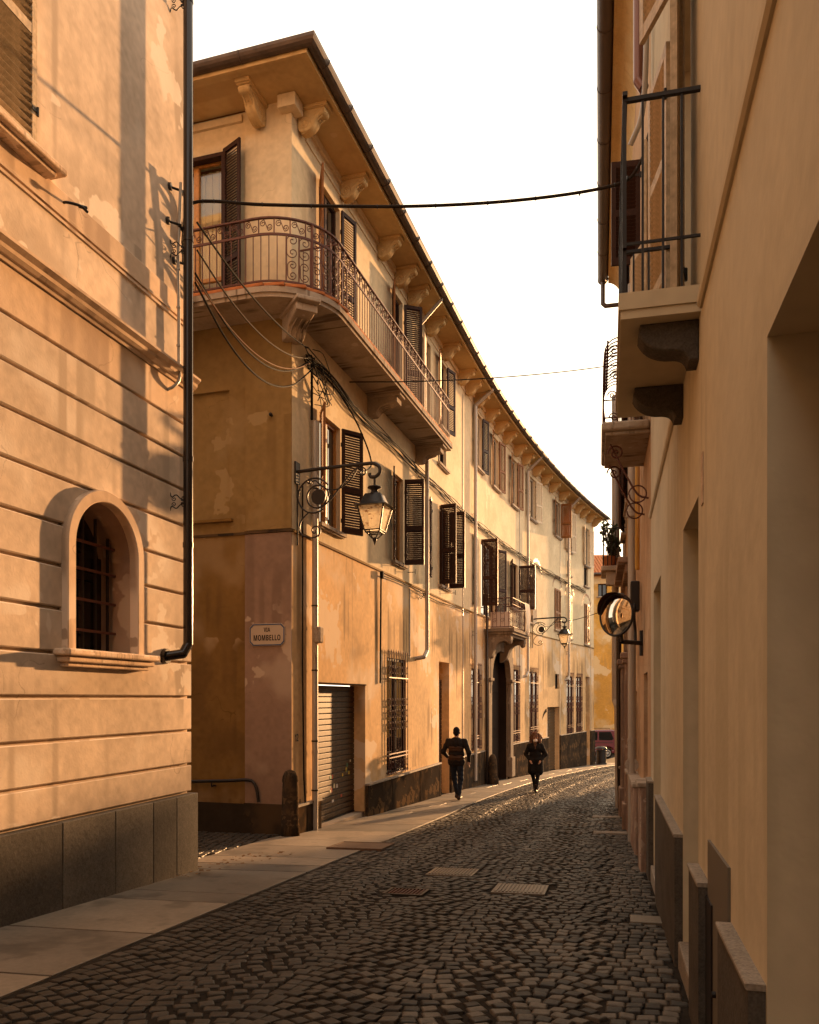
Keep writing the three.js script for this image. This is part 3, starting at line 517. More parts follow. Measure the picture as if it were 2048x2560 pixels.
  const half = (pts, r) => { // half-round channel along a polyline (open upwards)
    const pos = [], N = 8, sds = pts.map((p, j) => { const sd = (a, b) => { const d = b.clone().sub(a).normalize(); return new V3(d.z, 0, -d.x); }, u = j ? sd(pts[j - 1], p) : null, v = j + 1 < pts.length ? sd(p, pts[j + 1]) : null; if (!u || !v) return u || v; const m = u.clone().add(v).normalize(); return m.multiplyScalar(1 / m.dot(u)); });
    for (let i = 0; i + 1 < pts.length; i++) for (let k = 0; k < N; k++) {
      const P = (j, a) => pts[j].clone().addScaledVector(sds[j], r * Math.cos(a)).add(new V3(0, -r * Math.sin(a), 0));
      const a0 = PI * k / N, a1 = PI * (k + 1) / N, A = P(i, a0), B = P(i + 1, a0), Cc = P(i + 1, a1), Dd = P(i, a1);
      for (const q of [A, B, Cc, A, Cc, Dd]) pos.push(q.x, q.y, q.z);
    }
    const g = new THREE.BufferGeometry(); g.setAttribute('position', new THREE.Float32BufferAttribute(pos, 3)); return uvm((g.computeVertexNormals(), g), 1);
  };
  const joints = []; for (let s = -.4; s < END; s += .95) joints.push(new THREE.TorusGeometry(.108, .008, 4, 12, PI).rotateZ(PI).rotateY(PI / 2).rotateY(Fr(Math.max(s, .2))).translate(...F(s, EAVE + .12, o + .13).toArray()));
  const sideG = [new V3(-.86, EAVE + .12, o + .13), new V3(-.86, EAVE + .12, -9)];
  mesh('gutter', M([half([sideG[1], ...gp], .105), joints, [-.4, -1.4, -2.4, -3.4].map(z => new THREE.TorusGeometry(.108, .008, 4, 12, PI).rotateZ(PI).translate(-.86, EAVE + .12, z))]), mGutter, main);
  const roof = mesh('roof', M([cbox(-.8, END + .3, EAVE + .13, EAVE + .2, -.5, o + .05), uvm(bx(-.8, END * .5, EAVE + .1, EAVE + .18, -9, -.5), 2)]), mTerra, main);
  for (const [a, b] of [[0, END]]) { const p = []; for (let s = a; s < b; s += 1.2) p.push(cbox(s, Math.min(s + 1.2, b), EAVE + .18, EAVE + .24, -5, o)); mesh('tiles', M(p), mTerra, roof); }
  // corbel: scrolled console with plate
  const prof = new THREE.Shape(); prof.moveTo(0, 0); prof.lineTo(.44, 0); prof.bezierCurveTo(.52, -.01, .53, -.12, .44, -.13); prof.bezierCurveTo(.38, -.13, .36, -.16, .34, -.2); prof.bezierCurveTo(.30, -.30, .22, -.36, .12, -.37); prof.bezierCurveTo(.03, -.375, 0, -.30, 0, -.24); prof.closePath();
  const cor = [ext(prof, .2, .012, 8).rotateY(-PI / 2).translate(.1, -.06, 0), rb(.28, .06, .54, .012, 0, -.03, .27), box(.24, .02, .5, 0, -.065, .25)];
  for (const sx of [-1, 1]) { cor.push(tube(spiral(.435, -.125, .058, .01, PI / 2, -1.6, 20).map(([x, y]) => [sx * .1, y, x]), .011, 24, 5), tube(spiral(.13, -.29, .115, .015, -.2, 1.9, 26).map(([x, y]) => [sx * .1, y, x]), .012, 30, 5), tube([[sx * .1, -.1, .4], [sx * .1, -.17, .32], [sx * .1, -.25, .24]], .012, 8, 5)); }
  for (const x of [-.06, .06]) cor.push(tube([[x, -.2, .44], [x, -.25, .355], [x, -.33, .27], [x, -.41, .17], [x, -.44, .08]], .012, 12, 5));
  for (let k = 0; k < 7; k++) { const t = k / 6; cor.push(sph(.014, 0, lerp(-.24, -.445, Math.sin(t * 1.4)), lerp(.37, .06, t), 6, 5)); }
  const corG = uvm(M(cor).scale(.88, .9, .95), 1.5);
  const cs = [.28, 2.05, 4.05, 5.2, 6.1, 7.65, 9.15, 10.9, 11.75, 12.8, 14.2, 15.45, 16.6, 18.15, 19.35, 21.05, 22.45, 23.8, 25.5, 27.2, 28.25, 29.3, 30.55, 31.6];
  for (const s of cs) { const c = mesh('corbel', corG, mSoffit, main); c.position.copy(F(s, EAVE, 0)); c.rotation.y = Fr(s); }
  for (const b of [-.32, -2.2]) { const c = mesh('corbel', corG, mSoffit, main); c.position.set(0, EAVE, b - .2); c.rotation.y = -PI / 2; c.scale.z = 1.25; }
  main.remove(side);
  mesh('corner_block', uvm(rb(.3, .2, .3, .01, -.02, EAVE - .11, -.02), PT), mUp, main);

  // windows behind the shutters
  const win = ([a, b, c, d], m = mBrown, bars = [], dep = .11) => { const p = F(a, c, -dep); return sash(main, b - a, d - c, p, Fr((a + b) / 2), m, { bars }); };
  U.forEach((w, i) => win(w, mGreyWood)); D.forEach(w => win(w, mBrown, [.7])); Fw.forEach((w, i) => win(w, i < 2 ? mOak : mBrown)); mz.forEach(w => win(w, mDoorWood));
  const sill = ([a, b, c]) => mesh('sill', M([cbox(a - .1, b + .1, c - .06, c, -.2, .09, 1), cbox(a - .06, b + .06, c - .09, c - .06, -.02, .06, 1)]), mSlab, main);
  [...U, D[3], ...Fw.filter((_, i) => i !== 5 && i !== 2 && i !== 4), ...mz].forEach(sill);
  // shutters: [hinge s, y0, height, width, open angle, side, material, single slats, label]
  const SH = (s, y, h, w, open, right, mat, single, label, mid) => shutter(main, w, h, mat, F(s, y, .035), Fr(s) + (right ? PI + open : -open), { single, label, mid });
  const deg = PI / 180;
  // top floor, balcony doors
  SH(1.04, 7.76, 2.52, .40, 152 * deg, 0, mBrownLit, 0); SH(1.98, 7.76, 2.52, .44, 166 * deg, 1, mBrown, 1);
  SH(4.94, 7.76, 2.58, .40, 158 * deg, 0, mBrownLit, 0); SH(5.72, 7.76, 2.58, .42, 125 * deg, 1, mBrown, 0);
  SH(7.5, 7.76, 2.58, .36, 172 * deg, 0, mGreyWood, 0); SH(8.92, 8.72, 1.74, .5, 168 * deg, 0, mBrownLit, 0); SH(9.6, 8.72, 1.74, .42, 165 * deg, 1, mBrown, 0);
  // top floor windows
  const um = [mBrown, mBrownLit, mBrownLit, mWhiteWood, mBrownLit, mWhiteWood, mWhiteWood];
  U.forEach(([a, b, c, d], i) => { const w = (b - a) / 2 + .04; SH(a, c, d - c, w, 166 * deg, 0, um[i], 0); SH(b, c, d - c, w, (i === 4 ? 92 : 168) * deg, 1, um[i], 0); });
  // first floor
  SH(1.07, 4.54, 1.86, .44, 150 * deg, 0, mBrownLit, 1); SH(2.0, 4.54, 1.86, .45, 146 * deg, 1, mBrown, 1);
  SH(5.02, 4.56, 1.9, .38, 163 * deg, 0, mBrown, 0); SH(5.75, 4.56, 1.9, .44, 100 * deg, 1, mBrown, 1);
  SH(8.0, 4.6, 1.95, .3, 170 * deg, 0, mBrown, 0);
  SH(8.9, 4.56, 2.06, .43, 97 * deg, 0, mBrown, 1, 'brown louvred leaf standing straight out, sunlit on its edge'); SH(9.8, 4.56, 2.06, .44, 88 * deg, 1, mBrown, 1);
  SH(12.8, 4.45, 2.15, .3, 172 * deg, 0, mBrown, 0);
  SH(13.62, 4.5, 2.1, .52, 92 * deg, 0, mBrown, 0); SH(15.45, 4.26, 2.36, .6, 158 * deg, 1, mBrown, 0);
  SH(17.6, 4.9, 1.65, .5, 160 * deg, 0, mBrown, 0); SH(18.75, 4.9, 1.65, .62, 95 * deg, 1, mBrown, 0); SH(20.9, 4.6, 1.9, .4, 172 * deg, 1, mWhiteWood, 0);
  for (const i of [8, 9, 10]) { const [a, b, c, d] = Fw[i]; SH(a, c, d - c, (b - a) / 2, 2 * deg, 0, mBrownLit, 0); SH(b, c, d - c, (b - a) / 2, 2 * deg, 1, mBrownLit, 0); }
  // shutter stays under sills
  for (const s of [5.2, 6.1, 8.9, 9.9]) mesh('shutter_stay', M([bar([0, 0, 0], [0, 0, .18], .008), bar([0, -.05, .18], [0, .07, .18], .01)]).rotateY(Fr(s)).translate(...F(s, 4.45, 0).toArray()), mIron, main);
  // brick relieving arches showing over the far windows, and one over the low niche
  const arch = (s, y, r, t, a0, a1) => { const N = 9, g = []; for (let k = 0; k < N; k++) { const u = lerp(a0, a1, k / N), v = lerp(a0, a1, (k + 1) / N) - .01; g.push(bx(0, r * (v - u), 0, t, -.01, .003).translate(0, r, 0).applyMatrix4(new THREE.Matrix4().makeRotationZ(-u))); } return uvm(M(g), 1).rotateY(Fr(s)).translate(...F(s, y, 0).toArray()); };
  for (const [s, y] of [[21.7, 6.4], [25.15, 6.2], [27.35, 6.15], [30.5, 6.0]]) mesh('relieving_arch', arch(s, y - .1, .85, .13, -1.45, 1.45).scale(1, 1, 1), mBrownLit, main);
  mesh('relieving_arch', arch(23.4, -.1, 1.1, .14, -1.4, -.05), mDado, main);

  // roller shutters with separate slats
  const roller = (a, b, y0, y1, mat, n, inset) => {
    const g = new THREE.Group(); g.name = 'roller_shutter'; main.add(g); const p = F((a + b) / 2, 0, -inset); g.position.copy(p); g.rotation.y = Fr((a + b) / 2);
    const w = b - a, h = (y1 - y0) / n, sg = uvm(ext(shp([[0, 0], [.012, .006], [.02, h * .35], [.02, h * .7], [.008, h - .012], [0, h - .006], [-.006, h - .006], [-.006, 0]]), w).rotateY(PI / 2).translate(-w / 2, 0, 0).scale(1, 1, -1), .8);
    const sg2 = uvm(M([rb(w, h - .014, .022, .009, 0, h / 2, 0)]), .8);
    for (let i = 0; i < n; i++) { const m = mesh('slat', sg2, mat, g); m.position.y = y0 + i * h; }
    mesh('backing', bx(-w / 2, w / 2, y0, y1, -.03, -.015), mIron, g);
    mesh('bottom_rail', bx(-w / 2, w / 2, y0 - .07, y0, -.02, .02), mIron, g); return g;
  };
  const gs = roller(1.02, 3.3, gy(13.9) + .02, 1.82, mShutterMetal, 24, .24);
  for (let k = 0; k < 15; k++) { const c = [[.7, .62, .4], [.75, .7, .65], [.5, .1, .05], [.7, .5, .08], [.12, .25, .14]][k % 5]; mesh('sticker', bx(-.03, .03, -.03, .03, .0125, .0145).scale(rr(.7, 1.4), rr(.7, 1.3), 1).translate(rr(-.1, 1.0), rr(-.35, .45), 0), std({ color: C(...c), roughness: .6 }), gs); }
  mesh('lintel_strip', cbox(1.0, 3.34, 1.842, 1.865, -.02, .008), mDado, main);
  mesh('threshold', cbox(1.02, 3.3, -.8, gy(14) - .0, -.3, -.02), mSlab, main);
  roller(23.46, 25.45, gy(36) + .02, 1.2, mShutterMetal, 22, .2);
  // doors
  const door = (a, b, y0, y1, mat) => { const w = b - a, h = y1 - y0, m = mesh('door', uvm(M([bx(-w / 2, -.01, 0, h, -.03, .0), bx(.01, w / 2, 0, h, -.03, .0), [-1, 1].map(s => [.12, .42, .7].map(f => rb(w * .32, h * .22, .03, .01, s * w * .25, h * (f + .09), .004)))]), .6), mat, main); m.position.copy(F((a + b) / 2, y0, -.28)); m.rotation.y = Fr((a + b) / 2); mesh('handle', M([bar([.05, h * .45, 0], [.05, h * .45, .05], .008), sph(.022, .05, h * .45, .06)]), mIron, m); return m; };
  roller(8.85, 9.92, gy(21.5), 2.1, mBrown, 30, .22); door(8.85, 9.92, 2.12, 2.55, mOak);
  door(14.5, 17.1, gy(27.5), 3.2, mDoorWood); mesh('door_lining', M([cbox(17.06, 17.098, -2.4, 3.2, -.31, -.005), cbox(14.502, 14.54, -2.4, 3.2, -.31, -.005)]), mDoorWood, main); door(30.34, 31.12, .95, 2.68, mDoorWood);
  const yp = mesh('door_panel', uvm(bx(-.38, .38, 0, 2.62, -.02, .02), .6), std({ map: tex(128, (u, v) => mul([.40, .20, .03], .7 + .5 * fbm(u, v, 6, 3, 5))), roughness: .7 }), main); yp.position.copy(F(30.73, gy(41), -.2)); yp.rotation.y = Fr(30.7);
  // iron window grilles
  const scr = tube([...spiral(.028, .06, .026, .006, PI, -1.3, 12).reverse(), [0, 0, 0], ...spiral(.028, -.06, .026, .006, PI, 1.3, 12)], .005, 40, 4);
  const grille = ([a, b, c, d]) => {
    const g = new THREE.Group(); g.name = 'window_grille'; main.add(g); g.position.copy(F((a + b) / 2, c, .055)); g.rotation.y = Fr((a + b) / 2);
    const w = b - a + .04, h = d - c, n = 8, top = h + .12;
    for (let k = 0; k <= n; k++) { const x = -w / 2 + k * w / n; mesh('bar', M([bar([x, 0, 0], [x, top, 0], .009, 6), new THREE.ConeGeometry(.018, .09, 6).translate(x, top + .04, 0)]), mRust, g); }
    for (const y of [.03, .36, .44, h * .83]) mesh('rail', box(w + .02, .022, .03, 0, y, 0), mRust, g);
    for (const y of [.2, h * .42, h * .52, h * .62, h * .9]) for (let k = 0; k < n; k++) { const x = -w / 2 + (k + .5) * w / n; const s = mesh('scroll', scr, mRust, g); s.position.set(x - .012, y, 0); }
    mesh('fixing', M([[-1, 1].map(s => [.05, h * .8].map(y => bar([s * w / 2, y, 0], [s * w / 2, y, -.07], .01)))]), mRust, g);
  };
  [G[1], G[3], G[5], G[6], G[9], G[10]].forEach(q => { grille(q); win(q, mDoorWood, [], .05); });
  win(G[7], mDoorWood);
}
// wraparound balcony
{
  const DEP = .74, R = 1.05, SE = 7.35, YT = 7.70, B0 = -4.2;
  // outline in plan: a (x) along the front, b (z) out of it
  const path = off => { const d = DEP - off, r = R - off, p = []; p.push([-d, B0]); const cx = -DEP + R, cz = DEP - R; for (let k = 0; k <= 12; k++) { const t = PI + (PI / 2) * k / 12; p.push([cx + r * Math.cos(t), cz - r * Math.sin(t)]); } p.push([SE - off, d]); return p; };
  const plan = (off, y0, y1) => { const p = path(off); const s = shp([...p.map(([x, z]) => [x, -z]), [SE - off, 0.0], [0.0, 0.0], [0.0, -B0]]); return new THREE.ExtrudeGeometry(s, { depth: y1 - y0, bevelEnabled: false }).rotateX(-PI / 2).translate(0, y0, 0); };
  mesh('balcony_slab', uvm(M([plan(.03, 7.50, 7.56), plan(0, 7.56, 7.645)]), 3), mSlab, main);
  // length along the outline
  const along = (off, step, f, end = 0) => {
    const p = path(off), L = []; let tot = 0; const seg = []; for (let i = 0; i + 1 < p.length; i++) { const l = Math.hypot(p[i + 1][0] - p[i][0], p[i + 1][1] - p[i][1]); seg.push([tot, l]); tot += l; }
    const at = t => { let i = seg.length - 1; while (i > 0 && seg[i][0] > t) i--; const k = clamp((t - seg[i][0]) / seg[i][1]); return [lerp(p[i][0], p[i + 1][0], k), lerp(p[i][1], p[i + 1][1], k), Math.atan2(-(p[i + 1][1] - p[i][1]), p[i + 1][0] - p[i][0])]; };
    const n = Math.round(tot / step); for (let k = 0; k <= n - end; k++) f(...at(k * tot / n), k * tot / n, k, tot / n, at); return tot;
  };
  along(.01, .31, (x, z, a, t, k, st) => { const m = mesh('edge_tile', uvm(rb(st - .008, .045, .16, .006, st / 2, 7.672, -.075), .5), mTerra, main); m.position.set(x, 0, z); m.rotation.y = a; }, 1);
  const rail = new THREE.Group(); rail.name = 'balcony_railing'; main.add(rail);
  const OFF = .07, TH = .98, y1 = YT + .05, y2 = YT + .74, y3 = YT + TH;
  const P = path(OFF);
  const strip = (y, h, w) => M(P.slice(0, -1).map((p, i) => { const q = P[i + 1], l = Math.hypot(q[0] - p[0], q[1] - p[1]); return box(l + .01, h, w, l / 2, 0, 0).rotateY(Math.atan2(-(q[1] - p[1]), q[0] - p[0])).translate(p[0], y, p[1]); }));
  mesh('handrail', strip(y3, .022, .045), mRust, rail); mesh('rail', strip(y2, .035, .02), mRust, rail); mesh('rail', strip(y1, .025, .02), mRust, rail);
  const corner0 = 4.2 - .31 + .5, cornerL = 1.45;                    // ornate panel lies on the bend
  const len = along(OFF, .122, (x, z, a, t) => { if (t > corner0 - .12 && t < corner0 + cornerL + .05) return; mesh('baluster', bx(-.006, .006, y1, y2, -.006, .006), mRust, rail).position.set(x, 0, z); });
  const balG = 0;
  // frieze of S-scrolls
  const sp = []; for (let k = 0; k <= 18; k++) { const t = k / 18, f = PI / 3 + (1 - t) * 1.4 * 2 * PI, r = .012 + .036 * t; sp.push([-.052 + r * Math.cos(f), .03 + r * Math.sin(f), 0]); }
  const S = tube([...sp, ...sp.map(([x, y]) => [-x, -y, 0]).reverse()], .0065, 80, 5).translate(.118, .105, 0);
  along(OFF, .235, (x, z, a, t, k) => { const m = mesh('scroll', S, mRust, rail); m.position.set(x, y2 + .02, z); m.rotation.y = a; mesh('baluster', bx(-.008, .008, y2, y3, -.008, .008), mRust, rail).position.set(x, 0, z); }, 1);
  // big C-scrolls on the bend
  const Cs = h => { const a = []; for (let k = 0; k <= 20; k++) { const t = k / 20, f = PI - (1 - t) * 1.35 * 2 * PI, r = .014 + (h * .235 - .014) * t; a.push([.092 + r * Math.cos(f), h * .245 + r * Math.sin(f), 0]); } return tube([...a, ...a.map(([x, y]) => [x, -y, 0]).reverse()], .0075, 90, 5).translate(0, h * .5, 0); };
  const c1 = Cs(.36), c2 = Cs(.30);
  along(OFF, .19, (x, z, a, t) => {
    if (t < corner0 - .1 || t > corner0 + cornerL) return;
    mesh('post', bx(-.009, .009, y1, y2, -.009, .009), mRust, rail).position.set(x, 0, z);
    for (const [g, y, f] of [[c1, y1 + .34, 1], [c2, y1 + .02, -1]]) { const m = mesh('scroll', g, mRust, rail); m.position.set(x, y, z); m.rotation.y = a; }
  });
  for (const t of [.5, .5 + .0]) { }
  const pk = path(OFF)[8]; mesh('post', bx(-.018, .018, YT, y3, -.018, .018), mRust, rail).position.set(pk[0], 0, pk[1]);
  const en = path(OFF)[13]; const endG = []; for (let z = .05; z < DEP - OFF; z += .12) endG.push(bx(en[0] - .006, en[0] + .006, y1, y3, z - .006, z + .006)); mesh('rail', M([endG, bx(en[0] - .012, en[0] + .012, y3 - .011, y3 + .011, 0, DEP - OFF), bx(en[0] - .01, en[0] + .01, y1 - .01, y1 + .01, 0, DEP - OFF)]), mRust, rail);
  // consoles under the slab
  const pr = new THREE.Shape(); pr.moveTo(0, 0); pr.lineTo(.62, 0); pr.lineTo(.62, -.05); pr.lineTo(.58, -.07); pr.lineTo(.57, -.16); pr.bezierCurveTo(.5, -.19, .38, -.2, .27, -.24); pr.bezierCurveTo(.2, -.28, .2, -.36, .12, -.38); pr.lineTo(0, -.38); pr.closePath();
  const con = w => uvm(M([ext(pr, w, .012, 8).rotateY(-PI / 2).translate(w / 2, 0, 0), rb(w + .08, .06, .68, .014, 0, -.03, .34), rb(w + .03, .1, .05, .012, 0, -.13, .585), [-1, 0, 1].map(k => tube([[k * w * .28, -.22, .45], [k * w * .28, -.27, .25], [k * w * .28, -.37, .16]], .014, 8, 5))]), 1.5);
  const cg = con(.26);
  for (const s of [3.55, 6.85]) { const m = mesh('console', cg, mSlab, main); m.position.set(s, 7.5, 0); }
  const dc = mesh('console', con(.3).scale(1, 1.05, 1.15), mSlab, main, 'diagonal carved stone console under the rounded balcony corner'); dc.position.set(.03, 7.5, -.03); dc.rotation.y = -PI / 4;
  const sc = mesh('console', cg, mSlab, main); sc.position.set(0, 7.5, -2.9); sc.rotation.y = -PI / 2;
  // potted plant behind the railing
}
// downpipes, conduits, cables fixed to the front
{
  const pipeAt = (s, y0, y1, r, mat, d = .1, foot = true, head) => {
    const p = []; if (head) p.push(F(s + head * .0, EAVE + .05, .62), F(s, EAVE - .02, .6), F(s, y1, d)); else p.push(F(s, y1, d)); p.push(F(s, y0, d)); if (foot) p.push(F(s - .22, y0 - .16, d - .01), F(s - .27, y0 - .2, -.02));
    const m = mesh('downpipe', M([poly(p, r, 10), [.2, .5, .8].map(f => cyl(r + .006, r + .006, .05, 10).translate(...F(s, lerp(y0, y1, f), d).toArray()))]), mat, main); return m;
  };
  const orn = (pipe, s, y, k = 1.15) => { const b = mesh('bracket', ornGeo, mIron, pipe); b.position.copy(F(s - .04, y, 0)); b.rotation.y = Fr(s); b.scale.setScalar(k * .85); b.scale.z = .62 * k; };
  const p1 = pipeAt(.70, -.62, 6.1, .05, mPipeGrey, .08, false);
  mesh('conduit', poly([F(.62, 7.0, .06), F(.62, 6.1, .06)], .022), mCable, main);
  mesh('conduit', M([poly([F(.33, 5.0, .03), F(.33, 2.0, .03), F(.38, .3, .03), F(.42, -.6, .07)], .013)]), mCable, main);
  mesh('junction_box', M([rb(.17, .26, .12, .03).translate(...F(.64, 2.62, .17).toArray()), bar(F(.6, 2.5, .14), F(.6, 2.2, .1), .012), bar(F(.66, 2.5, .14), F(.66, 2.15, .1), .012)]), mSlab, main);
  for (const y of [5.0, 3.1, 2.05, .9, .1]) mesh('pipe_clip', cyl(.058, .058, .025, 10).translate(...F(.70, y, .08).toArray()), mIron, main);
  const p2 = pipeAt(7.0, 2.72, 7.45, .05, mPipeGrey, .2); orn(p2, 7.0, 4.05, 1.5); orn(p2, 7.0, 6.75, 1.5);
  const pu = pipeAt(6.75, 7.72, 10.35, .045, mPipeGrey, .1, false, 1);
  const p3 = pipeAt(12.55, -.9, 10.45, .055, mPipeGrey, .1, false, 1); orn(p3, 12.55, 3.55); orn(p3, 12.55, 7.1);
  const p4 = pipeAt(19.9, 2.62, 10.4, .055, mPipeGrey, .1, true, 1); orn(p4, 19.9, 9.6); orn(p4, 19.9, 7.0);
  const p5 = pipeAt(26.75, 2.62, 10.35, .055, mPipeGrey, .12, true, 1); orn(p5, 26.75, 6.9); orn(p5, 26.75, 3.7);
  pipeAt(13.85, -1.1, 4.9, .04, mPipeDark, .14, false);
  for (const [s, y0, y1] of [[11.4, -2, 10.4], [18.95, -1, 10.4], [25.6, -1, 10.4], [6.2, 2.5, 4.1], [31.3, -.1, 10.3]]) mesh('wall_joint', cbox(s, s + .03, y0, y1, -.01, .02), mPipeGrey, main);
  mesh('conduit', M([poly([F(4.12, 4.12, .04), F(4.1, 1.9, .03)], .018), rb(.09, .15, .07, .015).translate(...F(4.12, 4.1, .06).toArray())]), mCable, main);
  mesh('conduit', M([tube([0, .2, .4, .6, .8, 1].map(t => F(lerp(4.2, 12, t), 4.1 + .03 * Math.sin(t * 9), .05)), .013, 40, 6)]), mCable, main);
  // cable bundle sagging along the first floor
  const runs = [];
  for (let c = 0; c < 7; c++) { const P = [], ph = rr(0, 6); for (let s = .4; s <= 31; s += 1.1) P.push(F(s, 6.98 - .035 * s * (s < 9 ? 0 : 0) + .035 * Math.sin(s * 1.9 + ph) + c * .028 - (s > 9 ? .0 : 0) - (s < 2 ? 0 : .12), .07 + .02 * Math.sin(s * 1.3 + ph * 2))); runs.push([P, c % 3 === 2 ? mCableBrown : mCable, .009 + .004 * (c % 2)]); }
  runs.forEach(([P, m, r], i) => single('wall_cable', tube(P.map(p => main.localToWorld(p.clone())), r, 150, 5), m, 'dark cable strung along the long house front below the balcony, one of the bundle', 'cable', null, 'cable bundle along the house front'));
  // tangle where wires meet at the corner
  const tg = []; for (let k = 0; k < 9; k++) tg.push(tube([F(rr(.2, .5), rr(6.8, 7.3), rr(.05, .2)), F(rr(.4, .9), rr(6.6, 7.2), rr(.08, .28)), F(rr(.6, 1.4), rr(6.5, 7.1), rr(.05, .2)), F(rr(.5, 1.2), rr(6.3, 7.0), rr(.03, .1))].map(p => main.localToWorld(p)), .008, 16, 4));
  single('cable_knot', M(tg), mCable, 'tangled knot of black wires under the rounded balcony corner', 'cable');
  single('feed_cable', tube([F(1.0, 6.95, .12), F(1.3, 6.7, .3), F(1.5, 6.2, .55), F(1.55, 5.6, .75), F(.9, 5.25, .8)].map(p => main.localToWorld(p)), .014, 30, 6), mCable, 'thick black cable curving down to the near lamp arm', 'cable');
}
// carriage portal with small balcony
{
  const a = 14.5, b = 17.1, c = (a + b) / 2, ry = Fr(c), base = gy(27), o = new THREE.Group();
  const at = (g, s, y, d) => g.rotateY(Fr(s)).translate(...F(s, y, d).toArray());
  for (const s of [a - .2, b + .2]) mesh('portal_pilaster', uvm(M([at(rb(.4, 3.05 - base, .16, .015, 0, (3.05 - base) / 2, 0), s, base, .07), at(rb(.48, .1, .26, .02, 0, 0, 0), s, 2.2, .09), at(rb(.46, .7, .24, .02, 0, .35, 0), s, base, .09)]), 2), mStone, main);
  const ar = new THREE.Shape(); ar.moveTo(-1.5, 1.75); ar.lineTo(-1.5, 3.5); ar.lineTo(1.5, 3.5); ar.lineTo(1.5, 1.75); ar.lineTo(1.28, 2.1); ar.bezierCurveTo(1.25, 2.9, .8, 3.18, 0, 3.18); ar.bezierCurveTo(-.8, 3.18, -1.25, 2.9, -1.28, 2.1); ar.closePath();
  mesh('portal_arch', uvm(at(ext(ar, .2, .012, 10).translate(0, 0, -.08), c, 0, .05), 2), mStone, main);
  // slab and consoles: built along the front, depth .95
  const s0 = 14.0, s1 = 16.5, dd = .95;
  mesh('balcony_slab', M([cbox(s0, s1, 3.72, 3.82, -.02, dd + .03, 2, 3), cbox(s0 + .05, s1 - .05, 3.64, 3.72, -.02, dd - .02, 2, 3), cbox(s0 + .1, s1 - .1, 3.56, 3.64, -.02, dd - .1, 2, 3)]), mStone, main);
  const pr = new THREE.Shape(); pr.moveTo(0, 0); pr.lineTo(.85, 0); pr.bezierCurveTo(.9, -.1, .82, -.2, .72, -.18); pr.bezierCurveTo(.6, -.1, .45, -.15, .35, -.32); pr.bezierCurveTo(.25, -.5, .3, -.62, .1, -.72); pr.lineTo(0, -.75); pr.closePath();
  for (const s of [s0 + .25, s1 - .25]) mesh('console', uvm(at(M([ext(pr, .3, .015, 8).rotateY(-PI / 2).translate(.15, 0, 0), sph(.09, 0, -.16, .78), sph(.07, 0, -.62, .2)]), s, 3.56, 0), 2), mStone, main);
  const rail = new THREE.Group(); rail.name = 'balcony_railing'; main.add(rail);
  const y0 = 3.87, y1 = 4.78, cor = [F(s0 + .05, 0, .02), F(s0 + .05, 0, dd - .03), F(s1 - .05, 0, dd - .03), F(s1 - .05, 0, .02)];
  for (let e = 0; e < 3; e++) {
    const A = cor[e], B = cor[e + 1], L = A.distanceTo(B), n = Math.round(L / .13);
    for (const y of [y0, y1 - .2, y1]) mesh('rail', bar(A.clone().setY(y), B.clone().setY(y), y === y1 ? .018 : .011), mRust, rail);
    for (let k = 0; k <= n; k++) { const p = A.clone().lerp(B, k / n); mesh('baluster', bar(p.clone().setY(y0), p.clone().setY(y1 - (k % 3 ? .2 : 0)), .008, 5), mRust, rail); }
    const ang = Math.atan2(-(B.z - A.z), B.x - A.x);
    for (let k = 0; k < n; k += 2) for (const [yy, sc] of [[y1 - .1, .06], [y0 + .2, .08], [y0 + .45, .08]]) { const p = A.clone().lerp(B, (k + .5) / n); const m = mesh('scroll', tube(spiral(0, 0, sc, .012, 0, 1.5, 16), .006, 20, 4), mRust, rail); m.position.set(p.x, yy, p.z); m.rotation.y = ang; }
  }
  // white board inside the near railing
  const bd = single('white_board', rb(.62, .52, .03, .006), std({ color: C(.62, .52, .45), roughness: .6 }), 'plain white board standing behind the bars of the small balcony', 'board', main.localToWorld(F(s0 + .12, 4.09, .5))); bd.rotation.y = main.rotation.y + Fr(14) - PI / 2 + .0;
  // cloth hanging over the front rail
  const cw = .75, chh = 1.0, nx = 26, ny = 22, pos = [], idx = [];
  for (let j = 0; j <= ny; j++) for (let i = 0; i <= nx; i++) { const u = i / nx, v = j / ny; const fold = .025 * Math.sin(u * 19 + v * 2.5) * (.25 + v) + .02 * Math.sin(u * 9 - v * 5) * v; pos.push((u - .5) * cw * (1 - .12 * v) + .03 * Math.sin(v * 6), -v * chh + .06 * Math.sin(u * 7) * v, .03 + fold + .03 * Math.sin(v * PI)); }
  for (let j = 0; j < ny; j++) for (let i = 0; i < nx; i++) { const q = j * (nx + 1) + i; idx.push(q, q + nx + 1, q + 1, q + 1, q + nx + 1, q + nx + 2); }
  const cg = new THREE.BufferGeometry(); cg.setAttribute('position', new THREE.Float32BufferAttribute(pos, 3)); cg.setIndex(idx); cg.computeVertexNormals(); cg.setAttribute('uv', new THREE.Float32BufferAttribute(new Float32Array(pos.length / 3 * 2), 2));
  const cl = single('draped_cloth', cg, new THREE.MeshPhysicalMaterial({ color: C(.74, .62, .46), roughness: .9, side: THREE.DoubleSide, transmission: .2, thickness: 0 }), 'cream cloth draped over the front rail of the small balcony', 'cloth', main.localToWorld(F(s1 - .5, 4.8, dd))); cl.rotation.y = main.rotation.y + Fr(15.8);
  const kerb = uvm(new THREE.LatheGeometry([[0, 0], [.2, 0], [.19, .25], [.15, .3], [.135, .75], [.11, .92], [.06, 1.0], [0, 1.02]].map(p => new THREE.Vector2(...p)), 14), 1);
